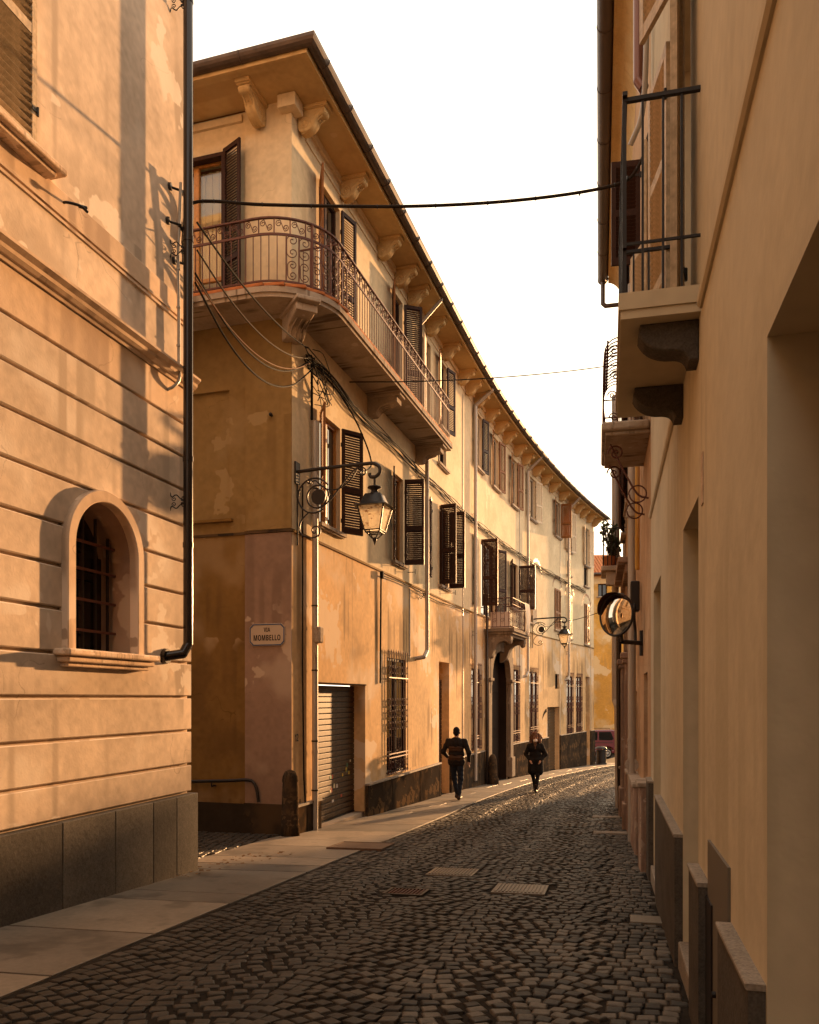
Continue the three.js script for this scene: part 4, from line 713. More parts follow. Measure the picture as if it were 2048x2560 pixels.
  const w1 = main.localToWorld(F(13.95, base, .3)); single('stone_bollard', kerb, mDado, 'rounded dark stone guard post at the near side of the carriage door', 'bollard', w1);
}
// corner guard stone and street sign
{
  const g = new THREE.LatheGeometry([[0, 0], [.15, 0], [.135, .2], [.12, .9], [.115, .98], [.125, 1.02], [.115, 1.1], [.08, 1.19], [0, 1.23]].map(p => new THREE.Vector2(...p)), 16);
  const p = main.localToWorld(new V3(-.17, 0, .05)); p.y = gy(-p.z) - .02;
  single('guard_stone', uvm(g.scale(1, .84, 1), .8), mDado, 'worn round-topped granite guard stone at the house corner', 'bollard', p);
  const o = thing('street_sign', 'white street name plate with blue border reading VIA MOMBELLO', 'sign'); o.position.copy(main.localToWorld(new V3(-.022, 2.585, -.405))); o.rotation.y = main.rotation.y - PI / 2;
  const oct = (w, h, c) => shp([[-w + c, -h], [w - c, -h], [w, -h + c], [w, h - c], [w - c, h], [-w + c, h], [-w, h - c], [-w, -h + c]]);
  mesh('plate', ext(oct(.305, .175, .06), .02, .004), std({ color: C(.44, .35, .27), roughness: .55 }), o);
  const ring = oct(.298, .168, .058); ring.holes.push(new THREE.Path(oct(.281, .151, .052).getPoints())); mesh('border', ext(ring, .004).translate(0, 0, .0195), std({ color: C(.03, .06, .14), roughness: .4 }), o);
  const font = await new FontLoader().loadAsync('fonts/droid/droid_sans_bold.typeface.json');
  const txt = (s, h, y, w) => { const t = new TextGeometry(s, { font, size: h, depth: .003, curveSegments: 4 }); t.computeBoundingBox(); const bw = t.boundingBox.max.x - t.boundingBox.min.x; t.translate(-bw / 2 - t.boundingBox.min.x, 0, 0).scale(w / bw, 1, 1); mesh('lettering', NI(t.translate(0, y, .0195)), std({ color: C(.02, .017, .016), roughness: .5 }), o); };
  txt('VIA', .066, .045, .11); txt('MOMBELLO', .088, -.09, .46);
  const nm = new TextGeometry('12', { font, size: .12, depth: .003, curveSegments: 3 }); const n12 = mesh('house_number', NI(nm), mIron, main); n12.position.copy(F(.1, .92, .004)); n12.scale.x = .7;
}
// wall lamps
{
  const mFrost = new THREE.MeshPhysicalMaterial({ map: tex(256, (u, v) => { const a = fbm(u, v, 5, 4, 301), b = fbm(u, v, 22, 3, 307); return mix3(mul([.97, .90, .74], .8 + .3 * a), [.3, .13, .03], .75 * sm(.60, .72, b)); }), roughness: .85, transmission: .62, thickness: 0, side: THREE.DoubleSide });
  const lamp = thing('wall_lamp', 'large black iron lantern on a scrolled arm at the house corner', 'lamp', null, 0, 'lanterns on scrolled wall arms');
  mesh('wall_plate', rb(.16, .34, .03, .006, 0, -.02, .015), mIron, lamp);
  const L = 1.28, hook = [[0, 0, 0], [0, .02, .5], [0, .03, L - .12], [0, .025, L], [0, -.03, L + .09], [0, -.12, L + .1], [0, -.18, L + .03], [0, -.17, L - .05], [0, -.12, L - .06]];
  mesh('arm', M([tube(hook, .028, 60, 8), bar([0, -.19, L + .02], [0, -.32, L + .02], .02)]), mIron, lamp);
  const zy = P => P.map(([x, y]) => [0, y, x]);
  mesh('scroll', tube(zy(spiral(.36, -.42, .19, .16, 0, 1.0, 30)), .014, 40, 6), mIron, lamp); mesh('scroll', tube(zy(spiral(.30, -.40, .28, .26, .6, .75, 24)), .014, 30, 6), mIron, lamp);
  mesh('boss', cyl(.12, .12, .03, 20).rotateZ(PI / 2).translate(0, -.42, .38), mIron, lamp);
  mesh('scroll', tube(zy([...spiral(.22, -.17, .05, .015, -1.2, 1.4, 16).reverse(), [.32, -.16], [.5, -.3], [.7, -.32], [.9, -.2], [1.02, -.03]]), .011, 50, 6), mIron, lamp);
  mesh('scroll', tube(zy([[.42, -.6], [.6, -.45], [.8, -.22], [.98, -.04], ...spiral(1.1, -.09, .07, .015, 2.0, -1.4, 18)]), .012, 50, 6), mIron, lamp);
  mesh('scroll', tube(zy([[.2, -.66], [.08, -.78], [.06, -.95], [.2, -1.04], ...spiral(.32, -.94, .1, .015, -1.6, 1.35, 18)]), .013, 50, 6), mIron, lamp);
  mesh('back_bar', bar([0, 0, .02], [0, -1.15, .02], .014), mIron, lamp);
  const lan = mesh('lantern', M([new THREE.LatheGeometry([[0, 0], [.03, 0], [.1, -.02], [.11, -.04], [.05, -.07], [.06, -.11], [.13, -.15], [0, -.16]].map(p => new THREE.Vector2(...p)), 16).translate(0, -.31, L + .02),
    cyl(.165, .255, .16, 4).rotateY(PI / 4).translate(0, -.53, L + .02), cyl(.26, .385, .045, 4).rotateY(PI / 4).translate(0, -.625, L + .02)]), mIron, lamp);
  const top = -.65, bot = -1.0, r1 = .205, r2 = .125, cz = L + .02;
  const fr = []; for (const [sx, sz] of [[-1, -1], [1, -1], [1, 1], [-1, 1]]) { fr.push(bar([sx * r1, top, cz + sz * r1], [sx * r2, bot, cz + sz * r2], .013)); fr.push(bar([sx * r2, bot, cz + sz * r2], [sx * .03, bot - .12, cz + sz * .03], .01)); }
  for (const [r, y] of [[r2, bot], [r2 * .9, bot - .03]]) for (const [a, b] of [[[-1, -1], [1, -1]], [[1, -1], [1, 1]], [[1, 1], [-1, 1]], [[-1, 1], [-1, -1]]]) fr.push(bar([a[0] * r, y, cz + a[1] * r], [b[0] * r, y, cz + b[1] * r], .01));
  mesh('lantern_frame', M([fr, sph(.035, 0, bot - .13, cz), new THREE.ConeGeometry(.025, .08, 8).rotateX(PI).translate(0, bot - .19, cz)]), mIron, lamp);
  for (let k = 0; k < 4; k++) { const g = new THREE.BufferGeometry(); g.setAttribute('position', new THREE.Float32BufferAttribute([-r1, top, r1, r1, top, r1, r2, bot, r2, -r1, top, r1, r2, bot, r2, -r2, bot, r2], 3)); g.setAttribute('uv', new THREE.Float32BufferAttribute([0, 1, 1, 1, .85, 0, 0, 1, .85, 0, .15, 0].map((v, i) => v * .5 + k * .23), 2)); g.computeVertexNormals(); const m = mesh('glass_pane', g, mFrost, lamp); m.rotation.y = k * PI / 2; m.position.set(0, 0, cz); }
  const place = (o, s, y) => { o.position.copy(main.localToWorld(F(s, y, 0))); o.rotation.y = main.rotation.y + Fr(Math.max(s, .2)); };
  place(lamp, .16, 5.14);
  const l2 = lamp.clone(); l2.name = numbered('wall_lamp'); scene.add(l2); l2.userData = { label: 'smaller-looking far lantern on a scrolled arm past the small balcony', category: 'lamp', group: 'lanterns on scrolled wall arms' }; place(l2, 20.95, 4.75);
}

// ---------- right-hand near house ----------
const r1 = thing('plain_house', 'beige plastered house with granite plinth filling the right edge', 'building', W(2.60, 0, 8.7), Math.atan2(-1, -.245));
const X1 = z => (8.7 - z) * Math.hypot(1, .245);                 // local x grows towards the camera, z faces the street
{
  const E1 = X1(-24), TOP = 10.6, D = .6;
  const O = [[X1(8.2), X1(7.1), -1, 2.68], [X1(5.0), X1(4.16), -1, 2.64], [X1(2.37), X1(.9), -1, 2.66], [X1(5.5), X1(4.55), 3.72, 5.85], [X1(8.0), X1(7.05), 4.6, 6.2], [X1(5.1), X1(4.2), 6.1, 7.8], [X1(-2), X1(-3.2), -1, 2.6]];
  const w = shp([[0, -1], [E1, -1], [E1, TOP], [0, TOP]]); for (const [a, b, c, d] of O) w.holes.push(rectHole(a, b, Math.max(c, -.99), d));
  mesh('wall', uvm(ext(w, D).translate(0, 0, -D), PT), mRight, r1);
  mesh('core', bx(.02, E1, -1, TOP, -9, -D - .5), mDoorWood, r1);
  mesh('end_wall', uvm(bx(0, .3, -1, TOP, -9, -D), PT), mRight, r1);
  mesh('eave', uvm(bx(-.1, E1, TOP, TOP + .15, -9, .4), PT), mSoffit, r1);
  // reveals' back panels: recessed doors
  for (const [i, m] of [[0, mRight], [1, mRight], [2, mRight], [6, mDoorWood]]) { const [a, b, c, d] = O[i]; mesh('recess_back', uvm(bx(a - .01, b + .01, -1, d + .01, -D - .06, -D - .001), PT), m, r1); mesh('threshold', uvm(rb(b - a + .02, .2, .5, .012, (a + b) / 2, gy(8.7 - (a + b) / 2) + .02, -.22), 1), mCap, r1); }
  // string course
  mesh('string_course', uvm(ext(shp([[-.02, 3.53], [.012, 3.53], [.024, 3.545], [.026, 3.575], [.012, 3.59], [-.02, 3.595]]), X1(5.55)).rotateY(-PI / 2).translate(X1(5.55), 0, 0), PT), mRight, r1);
  mesh('string_course', uvm(ext(shp([[-.02, 3.53], [.012, 3.53], [.024, 3.545], [.026, 3.575], [.012, 3.59], [-.02, 3.595]]), E1 - X1(4.0)).rotateY(-PI / 2).translate(E1, 0, 0), PT), mRight, r1);
  // granite plinth pieces with pale caps
  for (const [za, zb] of [[8.68, 8.22], [7.08, 5.02], [4.14, 3.70], [3.05, 2.39], [.88, -1.9], [-3.3, -12], [-12.1, -23]]) {
    const a = X1(za), b = X1(zb);
    mesh('plinth_slab', uvm(bx(a, b, -.6, .73, -.01, .05), .9), mGraniteDark, r1); mesh('plinth_cap', uvm(ext(shp([[a - .004, .732], [b + .004, .732], [b + .004, .752], [a - .004, .752]]), .07, .004).translate(0, 0, -.012), 1), mCap, r1);
  }
  // grey meter cabinet set between plinth pieces
  const mc = std({ color: C(.16, .135, .105), roughness: .6 });
  const cab = mesh('meter_cabinet', M([bx(X1(3.68), X1(3.07), -.4, .955, -.02, .012)]), mc, r1); mesh('cabinet_slot', bx(X1(3.69), X1(3.5), -.4, .7, .013, .02), mIron, cab); mesh('lock', cyl(.014, .014, .02, 10).rotateX(PI / 2).translate(X1(3.4), .35, .018), mIron, cab);
  // shallow balcony
  const ba = X1(5.52), bb = X1(4.04);
  mesh('balcony_slab', uvm(M([bx(ba, bb, 3.585, 3.67, 0, .40), bx(ba + .01, bb - .01, 3.54, 3.584, 0, .39)]), PT), mRight, r1);
  const cp = new THREE.Shape(); cp.moveTo(0, 0); cp.lineTo(.29, 0); cp.lineTo(.30, -.05); cp.bezierCurveTo(.27, -.12, .2, -.15, .14, -.15); cp.bezierCurveTo(.08, -.15, .06, -.17, .05, -.21); cp.lineTo(0, -.21); cp.closePath();
  for (const z of [5.05, 4.2]) mesh('console', uvm(ext(cp, .15, .008, 8).rotateY(-PI / 2).translate(X1(z) + .075, 3.54, 0), 1), mGraniteDark, r1);
  const rl = new THREE.Group(); rl.name = 'balcony_railing'; r1.add(rl);
  for (const [x, z0, z1] of [[bb - .03, 0, .38], [ba + .03, 0, .38]]) { mesh('handrail', bx(x - .012, x + .012, 4.66, 4.68, z0, z1), mIron, rl); mesh('rail', bx(x - .006, x + .006, 3.925, 3.938, z0, z1), mIron, rl); for (const z of [.09, .18, .28]) mesh('baluster', bx(x - .006, x + .006, 3.67, 4.66, z - .006, z + .006), mIron, rl); mesh('post', bx(x - .01, x + .01, 3.67, 4.66, z1 - .02, z1), mIron, rl); }
  mesh('handrail', bx(ba, bb, 4.68, 4.70, .355, .38), mIron, rl); mesh('rail', bx(ba, bb, 3.90, 3.92, .36, .38), mIron, rl);
  for (let k = 1; k < 12; k++) { const x = lerp(ba, bb, k / 12); mesh('baluster', bx(x - .007, x + .007, 3.67, 4.68, .362, .376), mIron, rl); }
  // windows and louvred shutters
  const wn = (i, m) => { const [a, b, c, d] = O[i]; sash(r1, b - a, d - c, new V3(a, c, -.2), 0, m); };
  wn(3, mBeige); wn(4, mBeige); wn(5, mBeige);
  const S = (x, y, w, h, ry, m = mBeige) => shutter(r1, w, h, m, new V3(x, y, .05), ry, { mid: [.35, .68] });
  S(O[3][1], 3.7, .36, 2.38, PI + 2.95); S(O[3][0], 3.7, .5, 2.38, -2.95); S(O[5][1], 6.1, .46, 1.7, PI + 2.9); S(O[5][0], 6.1, .46, 1.7, -2.75);
  S(O[4][1], 4.6, .46, 1.6, PI + 2.9); S(O[4][0], 4.6, .46, 1.6, -2.8);
  
  // brown downpipe that ends above the balcony
  const px = X1(8.35), pp = mesh('downpipe', M([poly([[px, TOP, .14], [px, 8.0, .14], [px + .02, 7.9, .09]], .055, 12), ext(shp([[-.06, 0], [.06, 0], [.02, -.12]]), .01).translate(px, 7.95, .12)]), mCopper, r1); mesh('pipe_clip', M([new THREE.TorusGeometry(.06, .008, 5, 14).rotateX(PI / 2).translate(px, 8.9, .14), bar([px, 8.9, .08], [px, 8.9, 0], .008)]), mIron, pp);
  mesh('conduit', tube([[X1(8.0), 9.5, .06], [X1(8.1), 8.4, .07], [X1(8.35), 7.7, .1], [X1(8.5), 7.45, .22]], .028, 24, 8), mPipeGrey, r1);
  mesh('number_plaque', bx(X1(4.0), X1(3.93), 2.55, 2.8, .001, .006), mLeftPale, r1);
}
// ---------- right-hand old house with arch ----------
const r2 = thing('old_arched_house', 'old rough-plastered house with arched doorway behind the round mirror', 'building', W(4.90, 0, 18.5), Math.atan2(-1, -.2347));
const X2 = z => (18.5 - z) * Math.hypot(1, .2347);
{
  const E2 = X2(8.72), TOP = 11.25, D = .4;
  const w = shp([[0, -2], [E2, -2], [E2, TOP], [0, TOP]]);
  const ax = X2(14.6), aw = 1.05, ah = 2.35, arc = new THREE.Path(); arc.moveTo(ax - aw, -1.9); arc.lineTo(ax + aw, -1.9); arc.lineTo(ax + aw, ah); arc.absarc(ax, ah, aw, 0, PI); arc.closePath(); w.holes.push(arc);
  const O = [[X2(10.1), X2(9.3), -1.9, 1.9], [X2(12.6), X2(11.9), -1.9, 1.7], [X2(9.9), X2(9.1), 4.66, 6.6], [X2(14.8), X2(13.9), 5.0, 6.8], [X2(17.4), X2(16.6), 5.0, 6.8], [X2(14.9), X2(14.0), 8.3, 10.1]];
  for (const [a, b, c, d] of O) w.holes.push(rectHole(a, b, c, d));
  mesh('wall', uvm(ext(w, D, 0, 16).translate(0, 0, -D), PT), mRough, r2);
  mesh('end_wall', uvm(bx(0, .3, -2, TOP, -9, -D), PT), mRough, r2); mesh('core', bx(.3, E2, -2, TOP, -9, -D - .6), mDoorWood, r2);
  mesh('door', uvm(bx(ax - aw, ax + aw, -1.9, ah + aw, -D - .1, -D - .04), .6), mDoorWood, r2);
  for (const i of [0, 1]) { const [a, b, c, d] = O[i]; mesh('door', uvm(bx(a - .01, b + .01, c, d + .01, -D - .06, -D - .002), .6), mDoorWood, r2); }
  for (const i of [2, 3, 4, 5]) { const [a, b, c, d] = O[i]; sash(r2, b - a, d - c, new V3(a, c, -.2), 0, mBrown); mesh('sill', uvm(rb(b - a + .2, .06, .16, .012, (a + b) / 2, c - .03, .03), 1), mSlab, r2); }
  // arch surround, keyed entablature and pilasters
  const an = new THREE.Shape(); an.moveTo(ax - aw - .22, ah); an.absarc(ax, ah, aw + .22, PI, 0, true); an.lineTo(ax + aw, ah); an.absarc(ax, ah, aw, 0, PI, false); an.closePath();
  mesh('arch_surround', uvm(ext(an, .08, .01, 16), 2), mMauve, r2);
  for (const s of [-1, 1]) mesh('pilaster', uvm(M([rb(.34, ah + 1.9, .14, .012, ax + s * (aw + .17), (ah - 1.9) / 2, .06), rb(.46, .1, .24, .02, ax + s * (aw + .17), ah - .05, .08), rb(.42, .07, .2, .02, ax + s * (aw + .17), ah - .14, .07), rb(.42, .6, .2, .02, ax + s * (aw + .17), gy(14.6) + .2, .07)]), 2), mMauve, r2);
  mesh('entablature', uvm(M([rb(aw * 2 + .9, .1, .3, .02, ax, ah + aw + .46, .1), rb(aw * 2 + .8, .14, .14, .012, ax, ah + aw + .33, .06)]), 2), mMauve, r2);
  for (const [za, zb] of [[18.48, 16.9], [13.1, 12.62], [11.85, 10.12], [9.28, 8.75]]) { const a = X2(za), b = X2(zb); mesh('plinth_slab', uvm(rb(b - a, 1.6, .12, .03, (a + b) / 2, gy(za) + .15, .05), 1.2), mMauve, r2); mesh('plinth_cap', uvm(rb(b - a + .02, .06, .17, .018, (a + b) / 2, gy(za) + .97, .06), 1.2), mSlab, r2); }
  // eave: coved cornice and gutter
  const cv = new THREE.Shape(); cv.moveTo(0, TOP - .55); cv.bezierCurveTo(.05, TOP - .3, .16, TOP - .14, .3, TOP - .1); cv.lineTo(.34, TOP - .1); cv.lineTo(.34, TOP + .02); cv.lineTo(-.3, TOP + .02); cv.lineTo(-.3, TOP - .55); cv.closePath();
  mesh('cornice', uvm(ext(cv, E2 + .04, 0, 10).rotateY(-PI / 2).translate(E2, 0, 0), 2), mSoffit, r2);
  mesh('gutter', M([cyl(.115, .115, E2 + .05, 14).rotateZ(PI / 2).translate(E2 / 2, TOP - .02, .46), Array.from({ length: 9 }, (_, k) => cyl(.122, .122, .03, 14).rotateZ(PI / 2).translate(k * 1.2 + .02, TOP - .02, .46)), poly([[.1, TOP - .1, .46], [.1, TOP - .62, .46], [.1, TOP - .68, .4], [.1, TOP - .68, 0]], .05)]), mGutter, r2);
  mesh('roof', uvm(bx(-.1, E2, TOP + .1, TOP + .2, -9, .4), 2), mTerra, r2);
  // dark shutter standing out, and others
  shutter(r2, .38, 1.9, mBrown, new V3(O[2][0], 4.68, .04), -3.0, { mid: [.5] });
  shutter(r2, .5, 1.8, mBrown, new V3(O[3][1], 5.0, .05), PI + 2.9, {}); shutter(r2, .5, 1.8, mBrown, new V3(O[4][1], 5.0, .05), PI + 2.95, {}); shutter(r2, .5, 1.8, mBrown, new V3(O[5][1], 8.3, .05), PI + 2.9, {});
  shutter(r2, .34, 1.25, mBrown, new V3(X2(9.75), 6.85, .06), -1.5, { mid: [.5] });
  // pipes
  const x1 = X2(11.5), pd = .09; mesh('downpipe', M([poly([[x1, 7.5, pd], [x1, -.6, pd]], .055, 12), cyl(.08, .08, .14, 12, x1, 4.25, pd), [2.4, 5.5, 1.0].map(y => cyl(.063, .063, .05, 12, x1, y, pd)), cyl(.095, .095, .08, 12).rotateZ(PI / 2).translate(x1, .65, pd)]), mPipeGrey, r2);
  mesh('downpipe', poly([[X2(10.7), 8, .05], [X2(10.7), 3.3, .05]], .03), mYellow, r2);
  mesh('downpipe', M([poly([[X2(17.6), 8.2, .2], [X2(17.6), 1.55, .2], [X2(17.6) + .12, 1.4, .15], [X2(17.6) + .12, -1.2, .12]], .075, 12)]), mPipeGrey, r2);
  mesh('downpipe', poly([[X2(17.0), 2.9, .14], [X2(17.0), 1.6, .14], [X2(17.0), -1.3, .1]], .055), mPipeDark, r2);
  mesh('meter_box', M([rb(.2, .4, .12, .02, X2(10.75), 2.95, .08), tube([[X2(10.7), 2.9, .08], [X2(10.6), 2.7, .1], [X2(10.65), 2.5, .08], [X2(10.6), 2.3, .08]], .02, 20)]), mIron, r2);
  // iron balcony with curved rail, farther up
  const ba = X2(10.2), bb = X2(8.8), y = 4.6;
  mesh('balcony_slab', uvm(M([rb(bb - ba, .1, .52, .03, (ba + bb) / 2, y, .26), rb(bb - ba - .1, .04, .48, .01, (ba + bb) / 2, y - .07, .24)]), 1), mSlab, r2);
  const rl = new THREE.Group(); rl.name = 'balcony_railing'; r2.add(rl);
  const bulge = x => { const P = [[x, y + .05, .48], [x, y + .3, .5], [x, y + .75, .49], [x, y + .9, .46], [x, y + .97, .38], [x, y + .98, .25]]; return tube(P, .008, 20, 5); };
  for (let k = 0; k <= 14; k++) mesh('baluster', bulge(lerp(ba + .04, bb - .04, k / 14)), mRust, rl);
  for (const yy of [y + .1, y + .7, y + .93]) mesh('rail', bx(ba, bb, yy - .01, yy + .01, yy > y + .9 ? .44 : .48, yy > y + .9 ? .46 : .5), mRust, rl);
  for (const x of [ba + .04, bb - .04]) { for (const yy of [y + .1, y + .78]) mesh('rail', bar([x, yy, 0], [x, yy, .49], .009), mRust, rl); for (const z of [.15, .32]) mesh('baluster', bar([x, y + .05, z], [x, y + .97, z], .007), mRust, rl); for (const [z, yy] of [[.38, .84], [.36, .56], [.2, .84]]) mesh('scroll', tube(spiral(z, y + yy, .06, .012, 0, 1.5, 16).map(([a, b]) => [x, b, a]), .008, 20, 4), mRust, rl); }
  for (const x of [ba + .3, bb - .3]) mesh('bracket', M([tube([[x, y - .75, .0], [x, y - .7, .12], [x, y - .45, .26], [x, y - .12, .42]], .012, 20), tube(spiral(.36, y - .22, .09, .015, 0, 1.6, 20).map(([a, b]) => [x, b, a]), .01, 24, 5), tube(spiral(.12, y - .7, .1, .09, 0, 1, 18).map(([a, b]) => [x, b, a]), .009, 22, 5)]), mRust, r2);
  // far balcony with plants
  const fa = X2(18.2), fb = X2(17.0), fy = 4.35; mesh('balcony_slab', uvm(M([rb(fb - fa, .1, .5, .02, (fa + fb) / 2, fy, .25), rb(.2, .3, .4, .02, fb - .2, fy - .2, .2)]), 1), mSlab, r2);
  const rf = new THREE.Group(); rf.name = 'balcony_railing'; r2.add(rf); for (let k = 0; k <= 9; k++) { const x = lerp(fa + .04, fb - .04, k / 9); mesh('baluster', bar([x, fy + .06, .46], [x, fy + .85, .46], .009), mIron, rf); } for (let k = 0; k <= 5; k++) mesh('baluster', bar([fb - .04, fy + .06, .05 + k * .08], [fb - .04, fy + .85, .05 + k * .08], .009), mIron, rf); mesh('handrail', M([bar([fa, fy + .85, .46], [fb, fy + .85, .46], .013), bar([fb - .04, fy + .85, 0], [fb - .04, fy + .85, .46], .013)]), mIron, rf);
}
const mLeaf = new THREE.MeshPhysicalMaterial({ color: C(.05, .06, .018), roughness: .8, transmission: .25, thickness: 0, side: THREE.DoubleSide });
for (let k = 0; k < 3; k++) {
  const o = thing('potted_plant', ['leafy twiggy plant rising from a pot on the far right balcony, at its near corner', 'bushy plant in a pot on the far right balcony, between the other two', 'low plant in a pot on the far right balcony, next to the wall'][k], 'plant', r2.localToWorld((r2.updateMatrixWorld(), new V3(X2(17.2) - k * .3, 4.4, .34 - k * .08))), 0, 'plants on the far balcony');
  mesh('pot', new THREE.LatheGeometry([[0, 0], [.09, 0], [.13, .22], [.14, .22], [.12, .2], [0, .2]].map(p => new THREE.Vector2(...p)), 12), mTerra, o);
  const st = [], lf = []; const H = [.95, .5, .4][k];
  for (let i = 0; i < 9; i++) { const a = rr(0, 6.3), l = rr(.5, 1) * H, P = [new V3(0, .2, 0), new V3(Math.cos(a) * .07 * l, .2 + l * .5, Math.sin(a) * .07), new V3(Math.cos(a) * .2 * l, .2 + l, Math.sin(a) * .2 * l)]; st.push(tube(P, .007, 6, 4)); const cv = new THREE.CatmullRomCurve3(P); for (let j = 0; j < 11; j++) { const p = cv.getPoint(rr(.25, 1)), g = new THREE.PlaneGeometry(.05, .085, 1, 2).rotateX(rr(-1, 1)).rotateY(rr(0, 6.3)).rotateZ(rr(-1, 1)); lf.push(g.translate(p.x + rr(-.07, .07), p.y + rr(-.05, .05), p.z + rr(-.07, .07))); } }
  mesh('stems', M(st), mDoorWood, o); const f = mesh('foliage', M(lf), mLeaf, o); f.userData.kind = 'stuff';
}
// round traffic mirror
{
  const c = W(2.56, 2.63, 10.0), o = thing('traffic_mirror', 'round convex traffic mirror with hood on a black wall bracket', 'mirror', c);
  const ang = -.97; o.rotation.y = ang;                          // faces back up the street and to the left
  const R = .262, curv = new THREE.LatheGeometry(Array.from({ length: 14 }, (_, i) => { const r = R * .96 * i / 13; return new THREE.Vector2(Math.max(r, .0001), .075 * (1 - (r / R) ** 2)); }), 48).rotateX(PI / 2);
  mesh('mirror_disc', curv, new THREE.MeshStandardMaterial({ color: C(.66, .58, .46), metalness: 1, roughness: .05 }), o);
  mesh('rim', new THREE.TorusGeometry(R * .98, .016, 8, 48), mIron, o); mesh('back', new THREE.SphereGeometry(R, 24, 8, 0, PI * 2, 0, PI / 2).rotateX(-PI / 2).scale(1, 1, .3).translate(0, 0, -.01), mIron, o);
  const hd = []; { const pos = [], idx = [], n = 24; for (let i = 0; i <= n; i++) { const a = lerp(.15 * PI, .98 * PI, i / n), d = .085 * Math.sin(clamp((i / n)) * PI) ** .6; pos.push(R * 1.02 * Math.cos(a), R * 1.02 * Math.sin(a), -.02, R * 1.04 * Math.cos(a), R * 1.04 * Math.sin(a), .02 + d); } for (let i = 0; i < n; i++) { const q = i * 2; idx.push(q, q + 1, q + 2, q + 1, q + 3, q + 2); } const g = new THREE.BufferGeometry(); g.setAttribute('position', new THREE.Float32BufferAttribute(pos, 3)); g.setIndex(idx); g.computeVertexNormals(); g.setAttribute('uv', new THREE.Float32BufferAttribute(new Float32Array(pos.length / 3 * 2), 2)); mesh('hood', g, std({ color: C(.05, .022, .015), roughness: .5, side: THREE.DoubleSide }), o); }
  o.updateMatrixWorld(); const wp = o.worldToLocal(W(xR(10.3) - .01, 2.30, 10.3)), dn = wp.clone().sub(new V3(0, -.33, -.1));
  mesh('bracket', M([bar([0, -.1, -.08], [0, -.33, -.1], .022, 8), bar([0, -.33, -.1], wp, .028, 8), bar(wp.clone().add(new V3(0, .16, 0)), wp.clone().add(new V3(0, -.16, 0)), .035, 6)]), mIron, o);
}
// cables across the street
{
  const mt = mCableBrown;
  const P = [W(-2.42, 6.45, 8.62), W(-2.40, 6.80, 8.66), W(-2.33, 6.93, 8.70), W(-2.1, 6.96, 8.72), W(-1.5, 6.94, 8.75), W(0, 6.955, 8.8), W(1.25, 7.04, 8.82), W(2.2, 7.12, 8.7), W(2.42, 7.22, 8.55), W(2.5, 7.5, 8.4)];
  const o = thing('street_cable', 'thick brown conduit cable spanning the street overhead', 'cable');
  mesh('cable', tube(P, .017, 120, 8), mt, o); const cv = new THREE.CatmullRomCurve3(P); for (let k = 0; k < 14; k++) { const p = cv.getPoint(.28 + k * .05); const m = mesh('clip', cyl(.022, .022, .012, 8).rotateZ(PI / 2), mIron, o); m.position.copy(p); }
  const S = (label, A, B, sag, r, m = mCable) => single('span_wire', tube([0, .2, .4, .6, .8, 1].map(t => A.clone().lerp(B, t).add(new V3(0, -sag * 4 * t * (1 - t), 0))), r, 40, 5), m, label, 'cable');
  const wl = (s, y, d) => main.localToWorld(F(s, y, d));
  const w2 = S('thin overhead wire from the balcony underside to the right-hand houses', wl(2.2, 7.3, .1), W(4.3, 8.45, 16.6), .1, .011);
  S('thin low wire from the far lamp to behind the round mirror', wl(24.2, 4.9, .1), W(4.5, 3.6, 17.2), .1, .010);
  const sp = (a, b, sag, r, m, k) => S(['upper', 'second', 'third', 'orange', 'lowest'][k] + ' of the wires drooping from the drainpipe to the balcony corner', a, b, sag, r, m);
  sp(W(-2.3, 6.75, 8.75), wl(.35, 7.15, .1), .15, .012, mCable, 0); sp(W(-2.3, 6.45, 8.75), wl(.4, 7.0, .1), .3, .011, mCableBrown, 1); sp(W(-2.32, 6.2, 8.75), wl(.4, 6.95, .1), .5, .012, mCable, 2); sp(W(-2.32, 6.15, 8.75), wl(.45, 6.95, .12), .42, .009, mCableOrange, 3); sp(W(-2.32, 6.1, 8.75), wl(.5, 6.85, .1), .62, .013, mCable, 4);
  const cl = thing('cable_anchor', 'iron hooks and strained cables fixed on the banded wall behind the drainpipe', 'bracket');
  for (const [y, z] of [[6.93, 8.42], [6.55, 8.38], [6.2, 8.5]]) mesh('hook', M([bar(W(xL(z), y, z), W(xL(z) + .12, y + .01, z + .1), .014), tube([W(xL(z) + .1, y, z + .08), W(xL(z) + .14, y - .05, z + .14), W(xL(z) + .12, y - .14, z + .2), W(xL(z) + .1, y - .3, z + .26)], .02, 14), cyl(.04, .04, .03, 8).rotateZ(PI / 2).translate(xL(z) + .01, y, -z)]), mIron, cl);
}

